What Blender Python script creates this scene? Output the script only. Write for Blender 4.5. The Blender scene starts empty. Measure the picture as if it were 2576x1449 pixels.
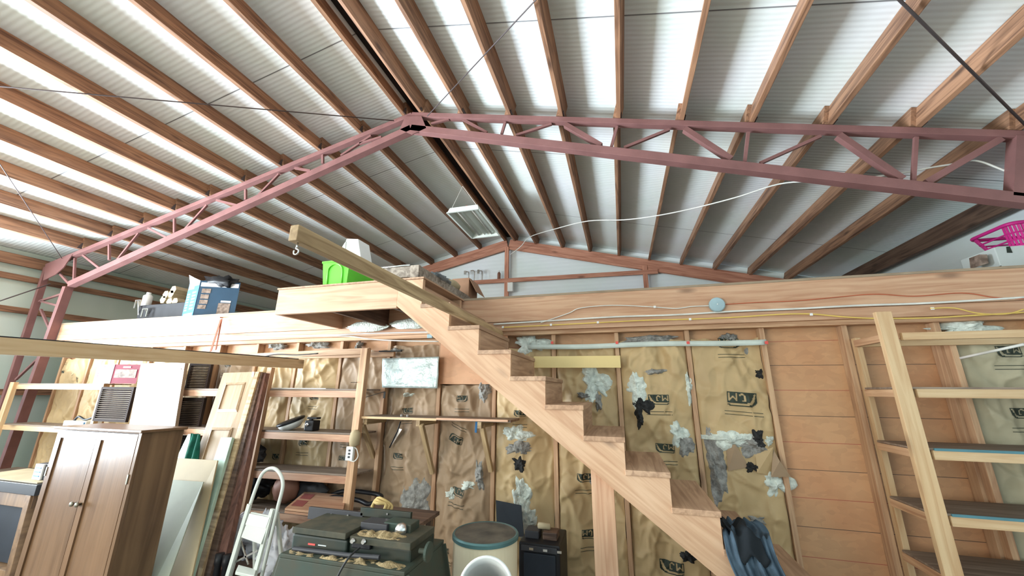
import bpy, math, random
import numpy as np
from mathutils import Vector, Matrix, noise
random.seed(7)
C = bpy.context.scene.collection

# ---------------------------------------------------------------- camera
F, CX, CY, H = 949.0, 1288.0, 724.5, 1.8
_vx = np.array([-2182-CX, 955-CY, F]); _vy = np.array([1565-CX, 985-CY, F])
_ey = _vy/np.linalg.norm(_vy); _ex = -_vx/np.linalg.norm(_vx)
_ex = _ex-_ey*(_ex@_ey); _ex /= np.linalg.norm(_ex)
_ez = np.cross(_ex, _ey)
if _ez[1] > 0: _ez = -_ez
RW = np.stack([_ex, _ey, _ez])          # world = RW @ (right, down, forward)
cam = bpy.data.objects.new('camera', bpy.data.cameras.new('camera')); C.objects.link(cam)
cam.data.sensor_width = 36.0; cam.data.lens = 36.0*F/2576.0; cam.data.clip_start = 0.02; cam.data.clip_end = 200
M = Matrix.Identity(4)
for i in range(3):
    M[i][0] = RW[i][0]; M[i][1] = -RW[i][1]; M[i][2] = -RW[i][2]
M[2][3] = H
cam.matrix_world = M
bpy.context.scene.camera = cam
def ray(px, py): return RW @ np.array([px-CX, py-CY, F])
def P(px, py, Y): d = ray(px, py); return Vector(d*(Y/d[1])+[0, 0, H])
def PX(px, py, X): d = ray(px, py); return Vector(d*(X/d[0])+[0, 0, H])
def PZ(px, py, Z): d = ray(px, py); return Vector(d*((Z-H)/d[2])+[0, 0, H])

# ---------------------------------------------------------------- light and exposure
sc = bpy.context.scene
sc.view_settings.view_transform = 'Standard'; sc.view_settings.look = 'None'
sc.view_settings.gamma = 1; sc.view_settings.use_curve_mapping = False
sc.view_settings.exposure = 0.42
w = bpy.data.worlds.new('sky'); sc.world = w; w.use_nodes = True
bg = w.node_tree.nodes['Background']; bg.inputs['Color'].default_value = (0.78, 0.88, 1.0, 1); bg.inputs['Strength'].default_value = 1.2
def area(name, loc, d, sx, sy, power, col, spread=180):
    l = bpy.data.lights.new(name, 'AREA'); l.shape = 'RECTANGLE'; l.size = sx; l.size_y = sy; l.energy = power; l.color = col
    l.spread = math.radians(spread)
    o = bpy.data.objects.new(name, l); C.objects.link(o); o.location = loc
    o.rotation_euler = Vector(d).to_track_quat('-Z', 'Y').to_euler()
    return o
area('daylight_left_doorway', (-8.6, 0.7, 1.85), (1, 0.0, 0.66), 3.6, 2.1, 960, (0.80, 0.91, 1.0), 125)
area('added_front_fill', (-5.6, -4.7, 1.7), (0.35, 1, 0.20), 4.4, 2.3, 290, (1.0, 0.96, 0.86))  # added fill lamp behind the camera, not a known doorway

# ---------------------------------------------------------------- materials
def newmat(name):
    m = bpy.data.materials.new(name); m.use_nodes = True
    nt = m.node_tree; b = nt.nodes['Principled BSDF']; return m, nt, b
def c4(c): return (c[0], c[1], c[2], 1)
def s2l(r, g, b):
    f = lambda v: ((v/255+0.055)/1.055)**2.4 if v > 10 else v/255/12.92
    return (f(r), f(g), f(b))
def plain(name, rgb, rough=0.6, metal=0.0, var=0.12, scale=6, bump=0.0, bscale=40, dirt=None):
    m, nt, b = newmat(name); N = nt.nodes; L = nt.links
    tc = N.new('ShaderNodeTexCoord'); no = N.new('ShaderNodeTexNoise'); no.inputs['Scale'].default_value = scale; no.inputs['Detail'].default_value = 5
    L.new(tc.outputs['Object'], no.inputs['Vector'])
    cr = N.new('ShaderNodeValToRGB'); cr.color_ramp.elements[0].position = 0.3; cr.color_ramp.elements[1].position = 0.7
    d = dirt if dirt else tuple(v*(1-var*2) for v in rgb)
    cr.color_ramp.elements[0].color = c4(d); cr.color_ramp.elements[1].color = c4(rgb)
    L.new(no.outputs['Fac'], cr.inputs['Fac']); L.new(cr.outputs['Color'], b.inputs['Base Color'])
    b.inputs['Roughness'].default_value = rough; b.inputs['Metallic'].default_value = metal; b.inputs['Specular IOR Level'].default_value = 0.28
    if bump > 0:
        n2 = N.new('ShaderNodeTexNoise'); n2.inputs['Scale'].default_value = bscale; n2.inputs['Detail'].default_value = 4
        L.new(tc.outputs['Object'], n2.inputs['Vector'])
        bm = N.new('ShaderNodeBump'); bm.inputs['Strength'].default_value = bump; bm.inputs['Distance'].default_value = 0.01
        L.new(n2.outputs['Fac'], bm.inputs['Height']); L.new(bm.outputs['Normal'], b.inputs['Normal'])
    return m
def desat(c, k):
    l = 0.3*c[0]+0.55*c[1]+0.15*c[2]; return tuple(v+(l-v)*k for v in c)
def wood(name, light, dark, axis='x', rough=0.65, knots=True, kscale=1.0, stain=None, ring=1.0):
    light = desat(light, 0.26); dark = desat(dark, 0.22)
    m, nt, b = newmat(name); N = nt.nodes; L = nt.links
    tc = N.new('ShaderNodeTexCoord'); oi = N.new('ShaderNodeObjectInfo')
    add = N.new('ShaderNodeVectorMath'); add.operation = 'ADD'
    mul = N.new('ShaderNodeVectorMath'); mul.operation = 'SCALE'; mul.inputs[0].default_value = (7.3, 3.1, 5.7)
    L.new(oi.outputs['Random'], mul.inputs['Scale'])
    L.new(tc.outputs['Object'], add.inputs[0]); L.new(mul.outputs[0], add.inputs[1])
    mp = N.new('ShaderNodeMapping'); L.new(add.outputs[0], mp.inputs['Vector'])
    st = {'x': (0.9, 14, 14), 'y': (14, 0.9, 14), 'z': (14, 14, 0.9)}[axis]
    mp.inputs['Scale'].default_value = st
    n1 = N.new('ShaderNodeTexNoise'); n1.inputs['Scale'].default_value = 1.6*ring; n1.inputs['Detail'].default_value = 6; n1.inputs['Distortion'].default_value = 1.2
    L.new(mp.outputs[0], n1.inputs['Vector'])
    cr = N.new('ShaderNodeValToRGB'); e = cr.color_ramp.elements
    e[0].position = 0.32; e[0].color = c4(dark); e[1].position = 0.62; e[1].color = c4(light)
    L.new(n1.outputs['Fac'], cr.inputs['Fac'])
    col = cr.outputs['Color']
    # broad weathering
    n2 = N.new('ShaderNodeTexNoise'); n2.inputs['Scale'].default_value = 1.7; n2.inputs['Detail'].default_value = 3
    L.new(add.outputs[0], n2.inputs['Vector'])
    mx = N.new('ShaderNodeMix'); mx.data_type = 'RGBA'; mx.blend_type = 'MULTIPLY'
    r2 = N.new('ShaderNodeMapRange'); r2.inputs[1].default_value = 0.42; r2.inputs[2].default_value = 0.75; r2.inputs[3].default_value = 0; r2.inputs[4].default_value = 0.55
    L.new(n2.outputs['Fac'], r2.inputs[0]); L.new(r2.outputs[0], mx.inputs[0])
    mx.inputs[7].default_value = c4(stain if stain else (0.72, 0.62, 0.55)); L.new(col, mx.inputs[6]); col = mx.outputs[2]
    if knots:
        v = N.new('ShaderNodeTexVoronoi'); v.inputs['Scale'].default_value = 1.0
        m2 = N.new('ShaderNodeMapping'); a = {'x': (1.6, 5, 5), 'y': (5, 1.6, 5), 'z': (5, 5, 1.6)}[axis]; m2.inputs['Scale'].default_value = tuple(q*kscale for q in a)
        L.new(add.outputs[0], m2.inputs['Vector']); L.new(m2.outputs[0], v.inputs['Vector'])
        mr = N.new('ShaderNodeMapRange'); mr.inputs[1].default_value = 0.05; mr.inputs[2].default_value = 0.16; mr.inputs[3].default_value = 0.8; mr.inputs[4].default_value = 0
        L.new(v.outputs['Distance'], mr.inputs[0])
        mk = N.new('ShaderNodeMix'); mk.data_type = 'RGBA'; L.new(mr.outputs[0], mk.inputs[0]); L.new(col, mk.inputs[6])
        mk.inputs[7].default_value = c4(tuple(q*0.45 for q in dark)); col = mk.outputs[2]
    # each board its own tone
    hv = N.new('ShaderNodeHueSaturation'); rr = N.new('ShaderNodeMapRange'); rr.inputs[3].default_value = 0.88; rr.inputs[4].default_value = 1.12
    L.new(oi.outputs['Random'], rr.inputs[0]); L.new(rr.outputs[0], hv.inputs['Value']); L.new(col, hv.inputs['Color'])
    L.new(hv.outputs[0], b.inputs['Base Color']); b.inputs['Roughness'].default_value = rough
    bm = N.new('ShaderNodeBump'); bm.inputs['Strength'].default_value = 0.25; bm.inputs['Distance'].default_value = 0.004
    L.new(n1.outputs['Fac'], bm.inputs['Height']); L.new(bm.outputs['Normal'], b.inputs['Normal'])
    return m
def foil(name, rgb, axis, period, lines=None, rough=0.42, strength=0.5):
    """ribbed bubble foil; lines = (axis, first, spacing) dark taped seams"""
    m, nt, b = newmat(name); N = nt.nodes; L = nt.links
    tc = N.new('ShaderNodeTexCoord'); sp = N.new('ShaderNodeSeparateXYZ'); L.new(tc.outputs['Object'], sp.inputs[0])
    ax = {'x': 0, 'y': 1, 'z': 2}
    no = N.new('ShaderNodeTexNoise'); no.inputs['Scale'].default_value = 2.2; no.inputs['Detail'].default_value = 4; L.new(tc.outputs['Object'], no.inputs['Vector'])
    q = N.new('ShaderNodeMath'); q.operation = 'MULTIPLY_ADD'; q.inputs[1].default_value = 0.035; L.new(no.outputs['Fac'], q.inputs[0]); L.new(sp.outputs[ax[axis]], q.inputs[2])
    f = N.new('ShaderNodeMath'); f.operation = 'MULTIPLY'; f.inputs[1].default_value = 2*math.pi/period; L.new(q.outputs[0], f.inputs[0])
    s = N.new('ShaderNodeMath'); s.operation = 'SINE'; L.new(f.outputs[0], s.inputs[0])
    bm = N.new('ShaderNodeBump'); bm.inputs['Strength'].default_value = strength; bm.inputs['Distance'].default_value = 0.006
    L.new(s.outputs[0], bm.inputs['Height']); L.new(bm.outputs['Normal'], b.inputs['Normal'])
    n2 = N.new('ShaderNodeTexNoise'); n2.inputs['Scale'].default_value = 1.1; n2.inputs['Detail'].default_value = 5; L.new(tc.outputs['Object'], n2.inputs['Vector'])
    cr = N.new('ShaderNodeValToRGB'); e = cr.color_ramp.elements; e[0].position = 0.35; e[1].position = 0.65
    e[0].color = c4(tuple(v*a for v, a in zip(rgb, (0.90, 0.95, 0.88)))); e[1].color = c4(rgb)
    L.new(n2.outputs['Fac'], cr.inputs['Fac']); col = cr.outputs['Color']
    if lines:
        la, l0, ls = lines
        a = N.new('ShaderNodeMath'); a.operation = 'ADD'; a.inputs[1].default_value = -l0+50*ls; L.new(sp.outputs[ax[la]], a.inputs[0])
        md = N.new('ShaderNodeMath'); md.operation = 'MODULO'; md.inputs[1].default_value = ls; L.new(a.outputs[0], md.inputs[0])
        lt = N.new('ShaderNodeMath'); lt.operation = 'LESS_THAN'; lt.inputs[1].default_value = 0.012; L.new(md.outputs[0], lt.inputs[0])
        mx = N.new('ShaderNodeMix'); mx.data_type = 'RGBA'; mx.inputs[7].default_value = (0.24, 0.25, 0.26, 1)
        L.new(lt.outputs[0], mx.inputs[0]); L.new(col, mx.inputs[6]); col = mx.outputs[2]
    L.new(col, b.inputs['Base Color']); b.inputs['Roughness'].default_value = rough
    return m
def osb(name, rgb, lines=True):
    m, nt, b = newmat(name); N = nt.nodes; L = nt.links
    tc = N.new('ShaderNodeTexCoord'); v = N.new('ShaderNodeTexVoronoi'); v.inputs['Scale'].default_value = 1
    mp = N.new('ShaderNodeMapping'); mp.inputs['Scale'].default_value = (14, 14, 30); L.new(tc.outputs['Object'], mp.inputs[0])
    nd = N.new('ShaderNodeTexNoise'); nd.inputs['Scale'].default_value = 9; L.new(tc.outputs['Object'], nd.inputs['Vector'])
    ad = N.new('ShaderNodeVectorMath'); ad.operation = 'MULTIPLY_ADD'; ad.inputs[1].default_value = (2, 2, 2); L.new(nd.outputs['Color'], ad.inputs[0]); L.new(mp.outputs[0], ad.inputs[2])
    L.new(ad.outputs[0], v.inputs['Vector'])
    cr = N.new('ShaderNodeValToRGB'); e = cr.color_ramp.elements
    e[0].color = c4(tuple(q*0.93 for q in rgb)); e[1].color = c4(tuple(min(1, q*1.03) for q in rgb)); e[0].position = 0.1; e[1].position = 0.9
    sx = N.new('ShaderNodeSeparateXYZ'); L.new(v.outputs['Color'], sx.inputs[0]); L.new(sx.outputs[0], cr.inputs['Fac'])
    col = cr.outputs['Color']
    n3 = N.new('ShaderNodeTexNoise'); n3.inputs['Scale'].default_value = 1.5; n3.inputs['Detail'].default_value = 3; L.new(tc.outputs['Object'], n3.inputs['Vector'])
    mr = N.new('ShaderNodeMapRange'); mr.inputs[1].default_value = 0.4; mr.inputs[2].default_value = 0.7; mr.inputs[4].default_value = 0.6; L.new(n3.outputs['Fac'], mr.inputs[0])
    mz = N.new('ShaderNodeMix'); mz.data_type = 'RGBA'; mz.blend_type = 'MULTIPLY'; mz.inputs[7].default_value = (0.86, 0.62, 0.52, 1)
    L.new(mr.outputs[0], mz.inputs[0]); L.new(col, mz.inputs[6]); col = mz.outputs[2]
    if lines:
        sp = N.new('ShaderNodeSeparateXYZ'); L.new(tc.outputs['Object'], sp.inputs[0])
        for l0, lc in ((0.02, (0.10, 0.06, 0.04, 1)), (0.22, (0.42, 0.10, 0.06, 1))):
            a = N.new('ShaderNodeMath'); a.operation = 'ADD'; a.inputs[1].default_value = 10*0.4-l0; L.new(sp.outputs[2], a.inputs[0])
            md = N.new('ShaderNodeMath'); md.operation = 'MODULO'; md.inputs[1].default_value = 0.4; L.new(a.outputs[0], md.inputs[0])
            lt = N.new('ShaderNodeMath'); lt.operation = 'LESS_THAN'; lt.inputs[1].default_value = 0.004; L.new(md.outputs[0], lt.inputs[0])
            mx = N.new('ShaderNodeMix'); mx.data_type = 'RGBA'; mx.inputs[7].default_value = lc
            L.new(lt.outputs[0], mx.inputs[0]); L.new(col, mx.inputs[6]); col = mx.outputs[2]
    L.new(col, b.inputs['Base Color']); b.inputs['Roughness'].default_value = 0.55
    return m
MAT = {}
MAT['purlin'] = wood('purlin wood', s2l(172, 118, 72), s2l(110, 70, 42), 'x')
MAT['rafter'] = wood('rafter wood', s2l(214, 138, 98), s2l(172, 98, 64), 'x')
MAT['rim'] = wood('rim board wood', s2l(216, 166, 120), s2l(192, 136, 92), 'x', stain=(0.9, 0.76, 0.64))
MAT['rimz'] = wood('joist wood', s2l(222, 160, 118), s2l(180, 120, 82), 'y')
MAT['stair'] = wood('stair plank wood', s2l(218, 170, 122), s2l(194, 142, 96), 'x', stain=(0.88, 0.75, 0.64))
MAT['tread'] = wood('worn tread wood', s2l(200, 154, 110), s2l(160, 118, 82), 'y', stain=(0.8, 0.7, 0.6))
MAT['pine'] = wood('new pine', s2l(222, 184, 124), s2l(202, 156, 98), 'x', stain=(0.92, 0.82, 0.7))
MAT['stud'] = wood('stud wood', s2l(214, 166, 112), s2l(176, 124, 78), 'x')
MAT['oldwood'] = wood('weathered timber', s2l(206, 170, 110), s2l(150, 116, 66), 'x', stain=(0.62, 0.52, 0.42))
MAT['grey_wood'] = wood('grey crate wood', s2l(176, 160, 140), s2l(120, 104, 88), 'y', stain=(0.6, 0.58, 0.55))
MAT['dusty'] = wood('dusty shelf board', s2l(150, 128, 106), s2l(112, 90, 72), 'x', knots=False)
MAT['shelf_front'] = wood('shelf edge wood', s2l(218, 164, 118), s2l(184, 124, 84), 'x')
MAT['darkplank'] = wood('dark plank', s2l(116, 84, 60), s2l(70, 46, 32), 'x')
MAT['darkplank2'] = wood('reddish dark plank', s2l(126, 78, 58), s2l(84, 50, 38), 'z')
MAT['cabinet'] = wood('cabinet birch', s2l(128, 90, 50), s2l(106, 72, 38), 'z', rough=0.28, knots=False, ring=0.7, stain=(0.85, 0.75, 0.62))
MAT['cabinet_side'] = wood('cabinet side veneer', s2l(140, 102, 56), s2l(104, 72, 38), 'z', rough=0.5, knots=False, ring=0.5, stain=(0.6, 0.5, 0.4))
MAT['doorpine'] = wood('panel door pine', s2l(190, 154, 104), s2l(174, 134, 84), 'z', rough=0.5, knots=False)
MAT['flush'] = wood('flush door veneer', s2l(164, 138, 108), s2l(150, 122, 94), 'z', rough=0.35, knots=False)
MAT['ply'] = plain('pale plywood', s2l(188, 168, 130), 0.6, var=0.08, scale=3)
MAT['osb'] = osb('sheathing flake board', s2l(206, 160, 118))
MAT['plyorange'] = osb('old orange plywood', s2l(216, 166, 126), lines=False)
MAT['steel'] = plain('red oxide painted steel', s2l(138, 98, 95), 0.42, 0.0, var=0.12, scale=5, bump=0.08, bscale=90)
MAT['roof'] = foil('white ribbed roof foil', (0.80, 0.83, 0.85), 'y', 0.046, ('y', 0.5, 1.98), strength=0.16)
MAT['gable'] = foil('white gable foil', (0.82, 0.88, 0.92), 'z', 0.09, None, strength=0.15)
MAT['sidewall'] = foil('grey green side wall foil', (0.56, 0.64, 0.58), 'y', 0.3, None, strength=0.15)
MAT['concrete'] = plain('concrete floor', (0.24, 0.22, 0.19), 0.8, var=0.15, scale=1.5, bump=0.1)
MAT['decking'] = plain('loft decking', (0.38, 0.29, 0.2), 0.8, var=0.12)
MAT['kraft'] = plain('kraft paper facing', s2l(200, 172, 128), 0.5, var=0.12, scale=2.5, bump=0.25, bscale=14)
MAT['kraft2'] = plain('brown kraft paper facing', s2l(172, 146, 118), 0.55, var=0.11, scale=2.5, bump=0.25, bscale=14)
MAT['kraft3'] = plain('grey green paper facing', s2l(186, 178, 150), 0.55, var=0.08, scale=2.5, bump=0.2, bscale=14)
MAT['inkm'] = plain('printed dark green ink', (0.045, 0.06, 0.045), 0.6, var=0.2, scale=20)
MAT['wool'] = plain('white glass wool', (0.80, 0.86, 0.78), 0.95, var=0.18, scale=22, bump=1.0, bscale=60)
MAT['woolgrey'] = plain('dirty glass wool', (0.42, 0.41, 0.38), 0.95, var=0.3, scale=20, bump=1.0, bscale=60)
MAT['wooldark'] = plain('near black tear patch', (0.04, 0.04, 0.04), 0.9, var=0.3, scale=30, bump=1.0, bscale=50)  # near-black patches drawn for the dark voids and torn film
MAT['cablewhite'] = plain('white cable sheath', (0.82, 0.82, 0.76), 0.5)
MAT['cableyellow'] = plain('yellow cable sheath', (0.85, 0.60, 0.16), 0.5)
MAT['cablered'] = plain('red bell wire', (0.55, 0.13, 0.06), 0.6)
MAT['cableblack'] = plain('black cable sheath', (0.03, 0.03, 0.03), 0.6)
MAT['rod'] = plain('dark steel rod', (0.10, 0.08, 0.08), 0.5, 0.3)
MAT['boxblue'] = plain('pale blue junction box', (0.38, 0.52, 0.56), 0.5)
MAT['whiteenamel'] = plain('white enamel', (0.70, 0.74, 0.68), 0.3, var=0.03)
MAT['tube'] = plain('grey unlit tube', (0.40, 0.38, 0.34), 0.25, var=0.05)
MAT['green'] = plain('lime green plastic', (0.16, 0.72, 0.06), 0.35, var=0.05)
MAT['whiteplastic'] = plain('white plastic', (0.82, 0.83, 0.80), 0.35, var=0.04)
MAT['blackplastic'] = plain('black plastic', (0.014, 0.014, 0.016), 0.45, var=0.1)
MAT['darkgrey'] = plain('dark grey housing', (0.05, 0.05, 0.055), 0.5)
MAT['machine'] = plain('dark green painted iron', (0.016, 0.03, 0.025), 0.55, var=0.25, scale=9, dirt=(0.04, 0.038, 0.024))
MAT['machinegreen'] = plain('green stand paint', (0.038, 0.062, 0.048), 0.65, var=0.2, scale=7, dirt=(0.06, 0.055, 0.036))
MAT['sawdust'] = plain('sawdust', (0.42, 0.31, 0.16), 0.95, var=0.2, scale=40, bump=0.8, bscale=120)
MAT['dustytop'] = plain('dust covered table', (0.09, 0.078, 0.05), 0.75, var=0.3, scale=14, dirt=(0.04, 0.045, 0.033))
MAT['chrome'] = plain('polished steel', (0.72, 0.72, 0.70), 0.18, 0.9, var=0.03)
MAT['drum'] = plain('cream fibre drum', s2l(226, 212, 180), 0.5, var=0.05, scale=2)
MAT['drumlid'] = plain('dusty drum lid', (0.16, 0.14, 0.11), 0.7, var=0.25, scale=9, dirt=(0.07, 0.065, 0.055))
MAT['drumrim'] = plain('teal steel band', (0.10, 0.20, 0.20), 0.35, 0.3)
MAT['pink'] = plain('magenta plastic', (0.62, 0.03, 0.25), 0.35, var=0.06)
MAT['cowwhite'] = plain('white printed carton', (0.66, 0.72, 0.70), 0.5, var=0.05)
MAT['carton'] = plain('brown carton', (0.40, 0.22, 0.13), 0.7)
MAT['cartonblue'] = plain('bright blue carton', (0.08, 0.28, 0.60), 0.4, var=0.08)
MAT['cartonnavy'] = plain('navy carton', (0.02, 0.06, 0.11), 0.4, var=0.1)
MAT['cartonwhite'] = plain('white carton print', (0.85, 0.86, 0.88), 0.4, var=0.03)
MAT['cartonred'] = plain('maroon carton', (0.24, 0.018, 0.04), 0.6)
MAT['photo_print'] = plain('faded picture print', (0.40, 0.30, 0.24), 0.4, var=0.4, scale=25, dirt=(0.12, 0.08, 0.06))
MAT['corkroll'] = plain('tan roll', (0.52, 0.42, 0.26), 0.8)
MAT['shutter'] = plain('dark brown shutter', (0.035, 0.022, 0.018), 0.85)
MAT['slatgap'] = plain('pale slat gap line', (0.30, 0.22, 0.14), 0.6)
MAT['greencloth'] = plain('dark green cloth', (0.01, 0.14, 0.09), 0.9, var=0.3, scale=14)
MAT['mint'] = plain('mint green trim paint', (0.50, 0.66, 0.52), 0.5)
MAT['redbrown'] = plain('red brown board', (0.26, 0.12, 0.08), 0.6)
MAT['denim'] = plain('blue grey denim', (0.09, 0.14, 0.19), 0.9, var=0.3, scale=7, bump=0.3, bscale=120)
MAT['denimdark'] = plain('black cloth', (0.012, 0.016, 0.02), 0.9)
MAT['whitecloth'] = plain('white plastic bag', (0.72, 0.73, 0.78), 0.45, var=0.1)
MAT['foilpanel'] = plain('silvery foil sheet', (0.62, 0.72, 0.70), 0.3, 0.25, var=0.14, scale=14, bump=0.7, bscale=30)
MAT['plasticfilm'] = plain('translucent film strip', (0.62, 0.68, 0.62), 0.3, var=0.08)
MAT['redtape'] = plain('red tape', (0.85, 0.12, 0.10), 0.5)
MAT['yellowbar'] = plain('pale yellow board', s2l(232, 208, 146), 0.5, var=0.05, scale=3)
MAT['rope'] = plain('red brown strap', (0.36, 0.10, 0.05), 0.7)
MAT['tanrope'] = plain('yellow rope', (0.66, 0.48, 0.20), 0.8)
MAT['bluepanel'] = plain('black panel', (0.022, 0.028, 0.038), 0.55)
MAT['blueedge'] = plain('blue shelf edging', (0.10, 0.24, 0.28), 0.5)
MAT['bluestick'] = plain('blue stick', (0.04, 0.14, 0.30), 0.4)
MAT['spongegrey'] = plain('grey clear bag', (0.36, 0.40, 0.42), 0.3, var=0.3, scale=30)
MAT['checker'] = plain('red printed board game', (0.34, 0.10, 0.09), 0.5, var=0.1)
MAT['brass'] = plain('dull metal', (0.30, 0.28, 0.22), 0.35, 0.8)

# ---------------------------------------------------------------- helpers
def setp(o, label=None, cat=None, group=None, kind=None):
    if label: o['label'] = label
    if cat: o['category'] = cat
    if group: o['group'] = group
    if kind: o['kind'] = kind
    return o
def thing(name, label, cat, loc=(0, 0, 0), group=None):
    o = bpy.data.objects.new(name, None); C.objects.link(o); o.location = loc; o.empty_display_size = 0.1
    return setp(o, label, cat, group)
def link(name, me, mat, parent=None, mw=None, smooth=False):
    if isinstance(mat, str): mat = MAT[mat]
    if mat: me.materials.append(mat)
    if smooth:
        for p in me.polygons: p.use_smooth = True
    o = bpy.data.objects.new(name, me); C.objects.link(o)
    mw = mw or Matrix.Identity(4)
    if parent:
        o.parent = parent
        pm = Matrix.Translation(parent.location)
        if parent.parent: pm = Matrix.Identity(4) if parent.type == 'MESH' and False else pm
        base = WORLD.get(parent.name, pm)
        o.matrix_parent_inverse = base.inverted()
    o.matrix_basis = mw
    WORLD[o.name] = mw
    return o
WORLD = {}
class MB:
    def __init__(s): s.v = []; s.f = []
    def add(s, vs, fs):
        n = len(s.v); s.v += [tuple(v) for v in vs]; s.f += [tuple(i+n for i in f) for f in fs]; return s
    def box(s, a, b):
        x0, y0, z0 = a; x1, y1, z1 = b
        return s.add([(x0, y0, z0), (x1, y0, z0), (x1, y1, z0), (x0, y1, z0), (x0, y0, z1), (x1, y0, z1), (x1, y1, z1), (x0, y1, z1)],
              [(0, 3, 2, 1), (4, 5, 6, 7), (0, 1, 5, 4), (1, 2, 6, 5), (2, 3, 7, 6), (3, 0, 4, 7)])
    def hexa(s, q0, q1):
        """two matching quads -> solid"""
        return s.add(list(q0)+list(q1), [(0, 3, 2, 1), (4, 5, 6, 7), (0, 1, 5, 4), (1, 2, 6, 5), (2, 3, 7, 6), (3, 0, 4, 7)])
    def slab(s, quad, th):
        q = [Vector(p) for p in quad]; n = (q[1]-q[0]).cross(q[3]-q[0]).normalized()
        return s.hexa(q, [p+n*th for p in q])
    def prism(s, poly, vec):
        n = len(poly); vec = Vector(vec); p = [Vector(a) for a in poly]
        fs = [tuple(range(n))[::-1], tuple(range(n, 2*n))]+[(i, (i+1) % n, n+(i+1) % n, n+i) for i in range(n)]
        return s.add(p+[a+vec for a in p], fs)
    def bar(s, p0, p1, w, h, up=(0, 0, 1)):
        p0 = Vector(p0); p1 = Vector(p1); d = (p1-p0).normalized(); sd = d.cross(Vector(up)).normalized(); u = sd.cross(d)
        c = [sd*(-w/2)+u*(-h/2), sd*(w/2)+u*(-h/2), sd*(w/2)+u*(h/2), sd*(-w/2)+u*(h/2)]
        return s.hexa([p0+k for k in c], [p1+k for k in c])
    def tube(s, pts, r, n=8, closed=False):
        pts = [Vector(p) for p in pts]; m = len(pts); rings = []
        prev = None
        for i in range(m):
            if closed: d = pts[(i+1) % m]-pts[i-1]
            else: d = pts[min(i+1, m-1)]-pts[max(i-1, 0)]
            d.normalize()
            if prev is None:
                a = Vector((0, 0, 1)) if abs(d.z) < 0.9 else Vector((1, 0, 0)); u = d.cross(a).normalized()
            else: u = (prev-d*prev.dot(d)).normalized()
            prev = u; v = d.cross(u); rr = r[i] if isinstance(r, (list, tuple)) else r
            rings.append([pts[i]+(u*math.cos(2*math.pi*k/n)+v*math.sin(2*math.pi*k/n))*rr for k in range(n)])
        vs = [p for g in rings for p in g]; fs = []
        for i in range(m if closed else m-1):
            j = (i+1) % m
            for k in range(n): fs.append((i*n+k, i*n+(k+1) % n, j*n+(k+1) % n, j*n+k))
        if not closed: fs += [tuple(range(n))[::-1], tuple(range((m-1)*n, m*n))]
        return s.add(vs, fs)
    def lathe(s, c, prof, n=32, axis='z'):
        c = Vector(c); vs = []; fs = []
        for (r, h) in prof:
            for k in range(n):
                a = 2*math.pi*k/n; x, y = r*math.cos(a), r*math.sin(a)
                vs.append(c+Vector((x, y, h) if axis == 'z' else ((h, x, y) if axis == 'x' else (x, h, y))))
        m = len(prof)
        for i in range(m-1):
            for k in range(n): fs.append((i*n+k, i*n+(k+1) % n, (i+1)*n+(k+1) % n, (i+1)*n+k))
        fs += [tuple(range(n))[::-1], tuple(range((m-1)*n, m*n))]
        return s.add(vs, fs)
    def xf(s, Mx):
        s.v = [tuple(Mx @ Vector(v)) for v in s.v]; return s
    def mesh(s, name, bevel=0):
        me = bpy.data.meshes.new(name); me.from_pydata(s.v, [], s.f); me.validate(); 
        import bmesh
        bm = bmesh.new(); bm.from_mesh(me); bmesh.ops.recalc_face_normals(bm, faces=bm.faces)
        if bevel > 0:
            bmesh.ops.bevel(bm, geom=[e for e in bm.edges], offset=bevel, segments=2, affect='EDGES', profile=0.6, clamp_overlap=True)
        bm.to_mesh(me); bm.free(); me.update(); return me
    def build(s, name, mat, parent=None, bevel=0, smooth=False):
        me = s.mesh(name, bevel); return link(name, me, mat, parent, None, smooth)
def board(name, p0, p1, w, h, mat, parent=None, up=(0, 0, 1), bevel=0.003):
    """timber of section w (sideways) x h (along up), its own grain along its length"""
    p0 = Vector(p0); p1 = Vector(p1); L = (p1-p0).length; d = (p1-p0)/L
    sd = Vector(up).cross(d).normalized(); u = d.cross(sd)
    Mx = Matrix(((d.x, sd.x, u.x, p0.x), (d.y, sd.y, u.y, p0.y), (d.z, sd.z, u.z, p0.z), (0, 0, 0, 1)))
    me = MB().box((0, -w/2, -h/2), (L, w/2, h/2)).mesh(name, min(bevel, w*0.2, h*0.2))
    return link(name, me, mat, parent, Mx)
def smoothpts(pts, n=8):
    pts = [Vector(p) for p in pts]; out = []
    for i in range(len(pts)-1):
        p0 = pts[max(i-1, 0)]; p1 = pts[i]; p2 = pts[i+1]; p3 = pts[min(i+2, len(pts)-1)]
        for k in range(n):
            t = k/n; out.append(0.5*((2*p1)+(p2-p0)*t+(2*p0-5*p1+4*p2-p3)*t*t+(3*p1-p0-3*p2+p3)*t**3))
    out.append(pts[-1]); return out
def struct(o): o['kind'] = 'structure'; return o
ORD = ['first', 'second', 'third', 'fourth', 'fifth', 'sixth', 'seventh', 'eighth', 'ninth', 'tenth', 'eleventh', 'twelfth', 'thirteenth', 'fourteenth', 'fifteenth', 'sixteenth', 'seventeenth', 'eighteenth', 'nineteenth', 'twentieth', 'twenty-first', 'twenty-second']

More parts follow.
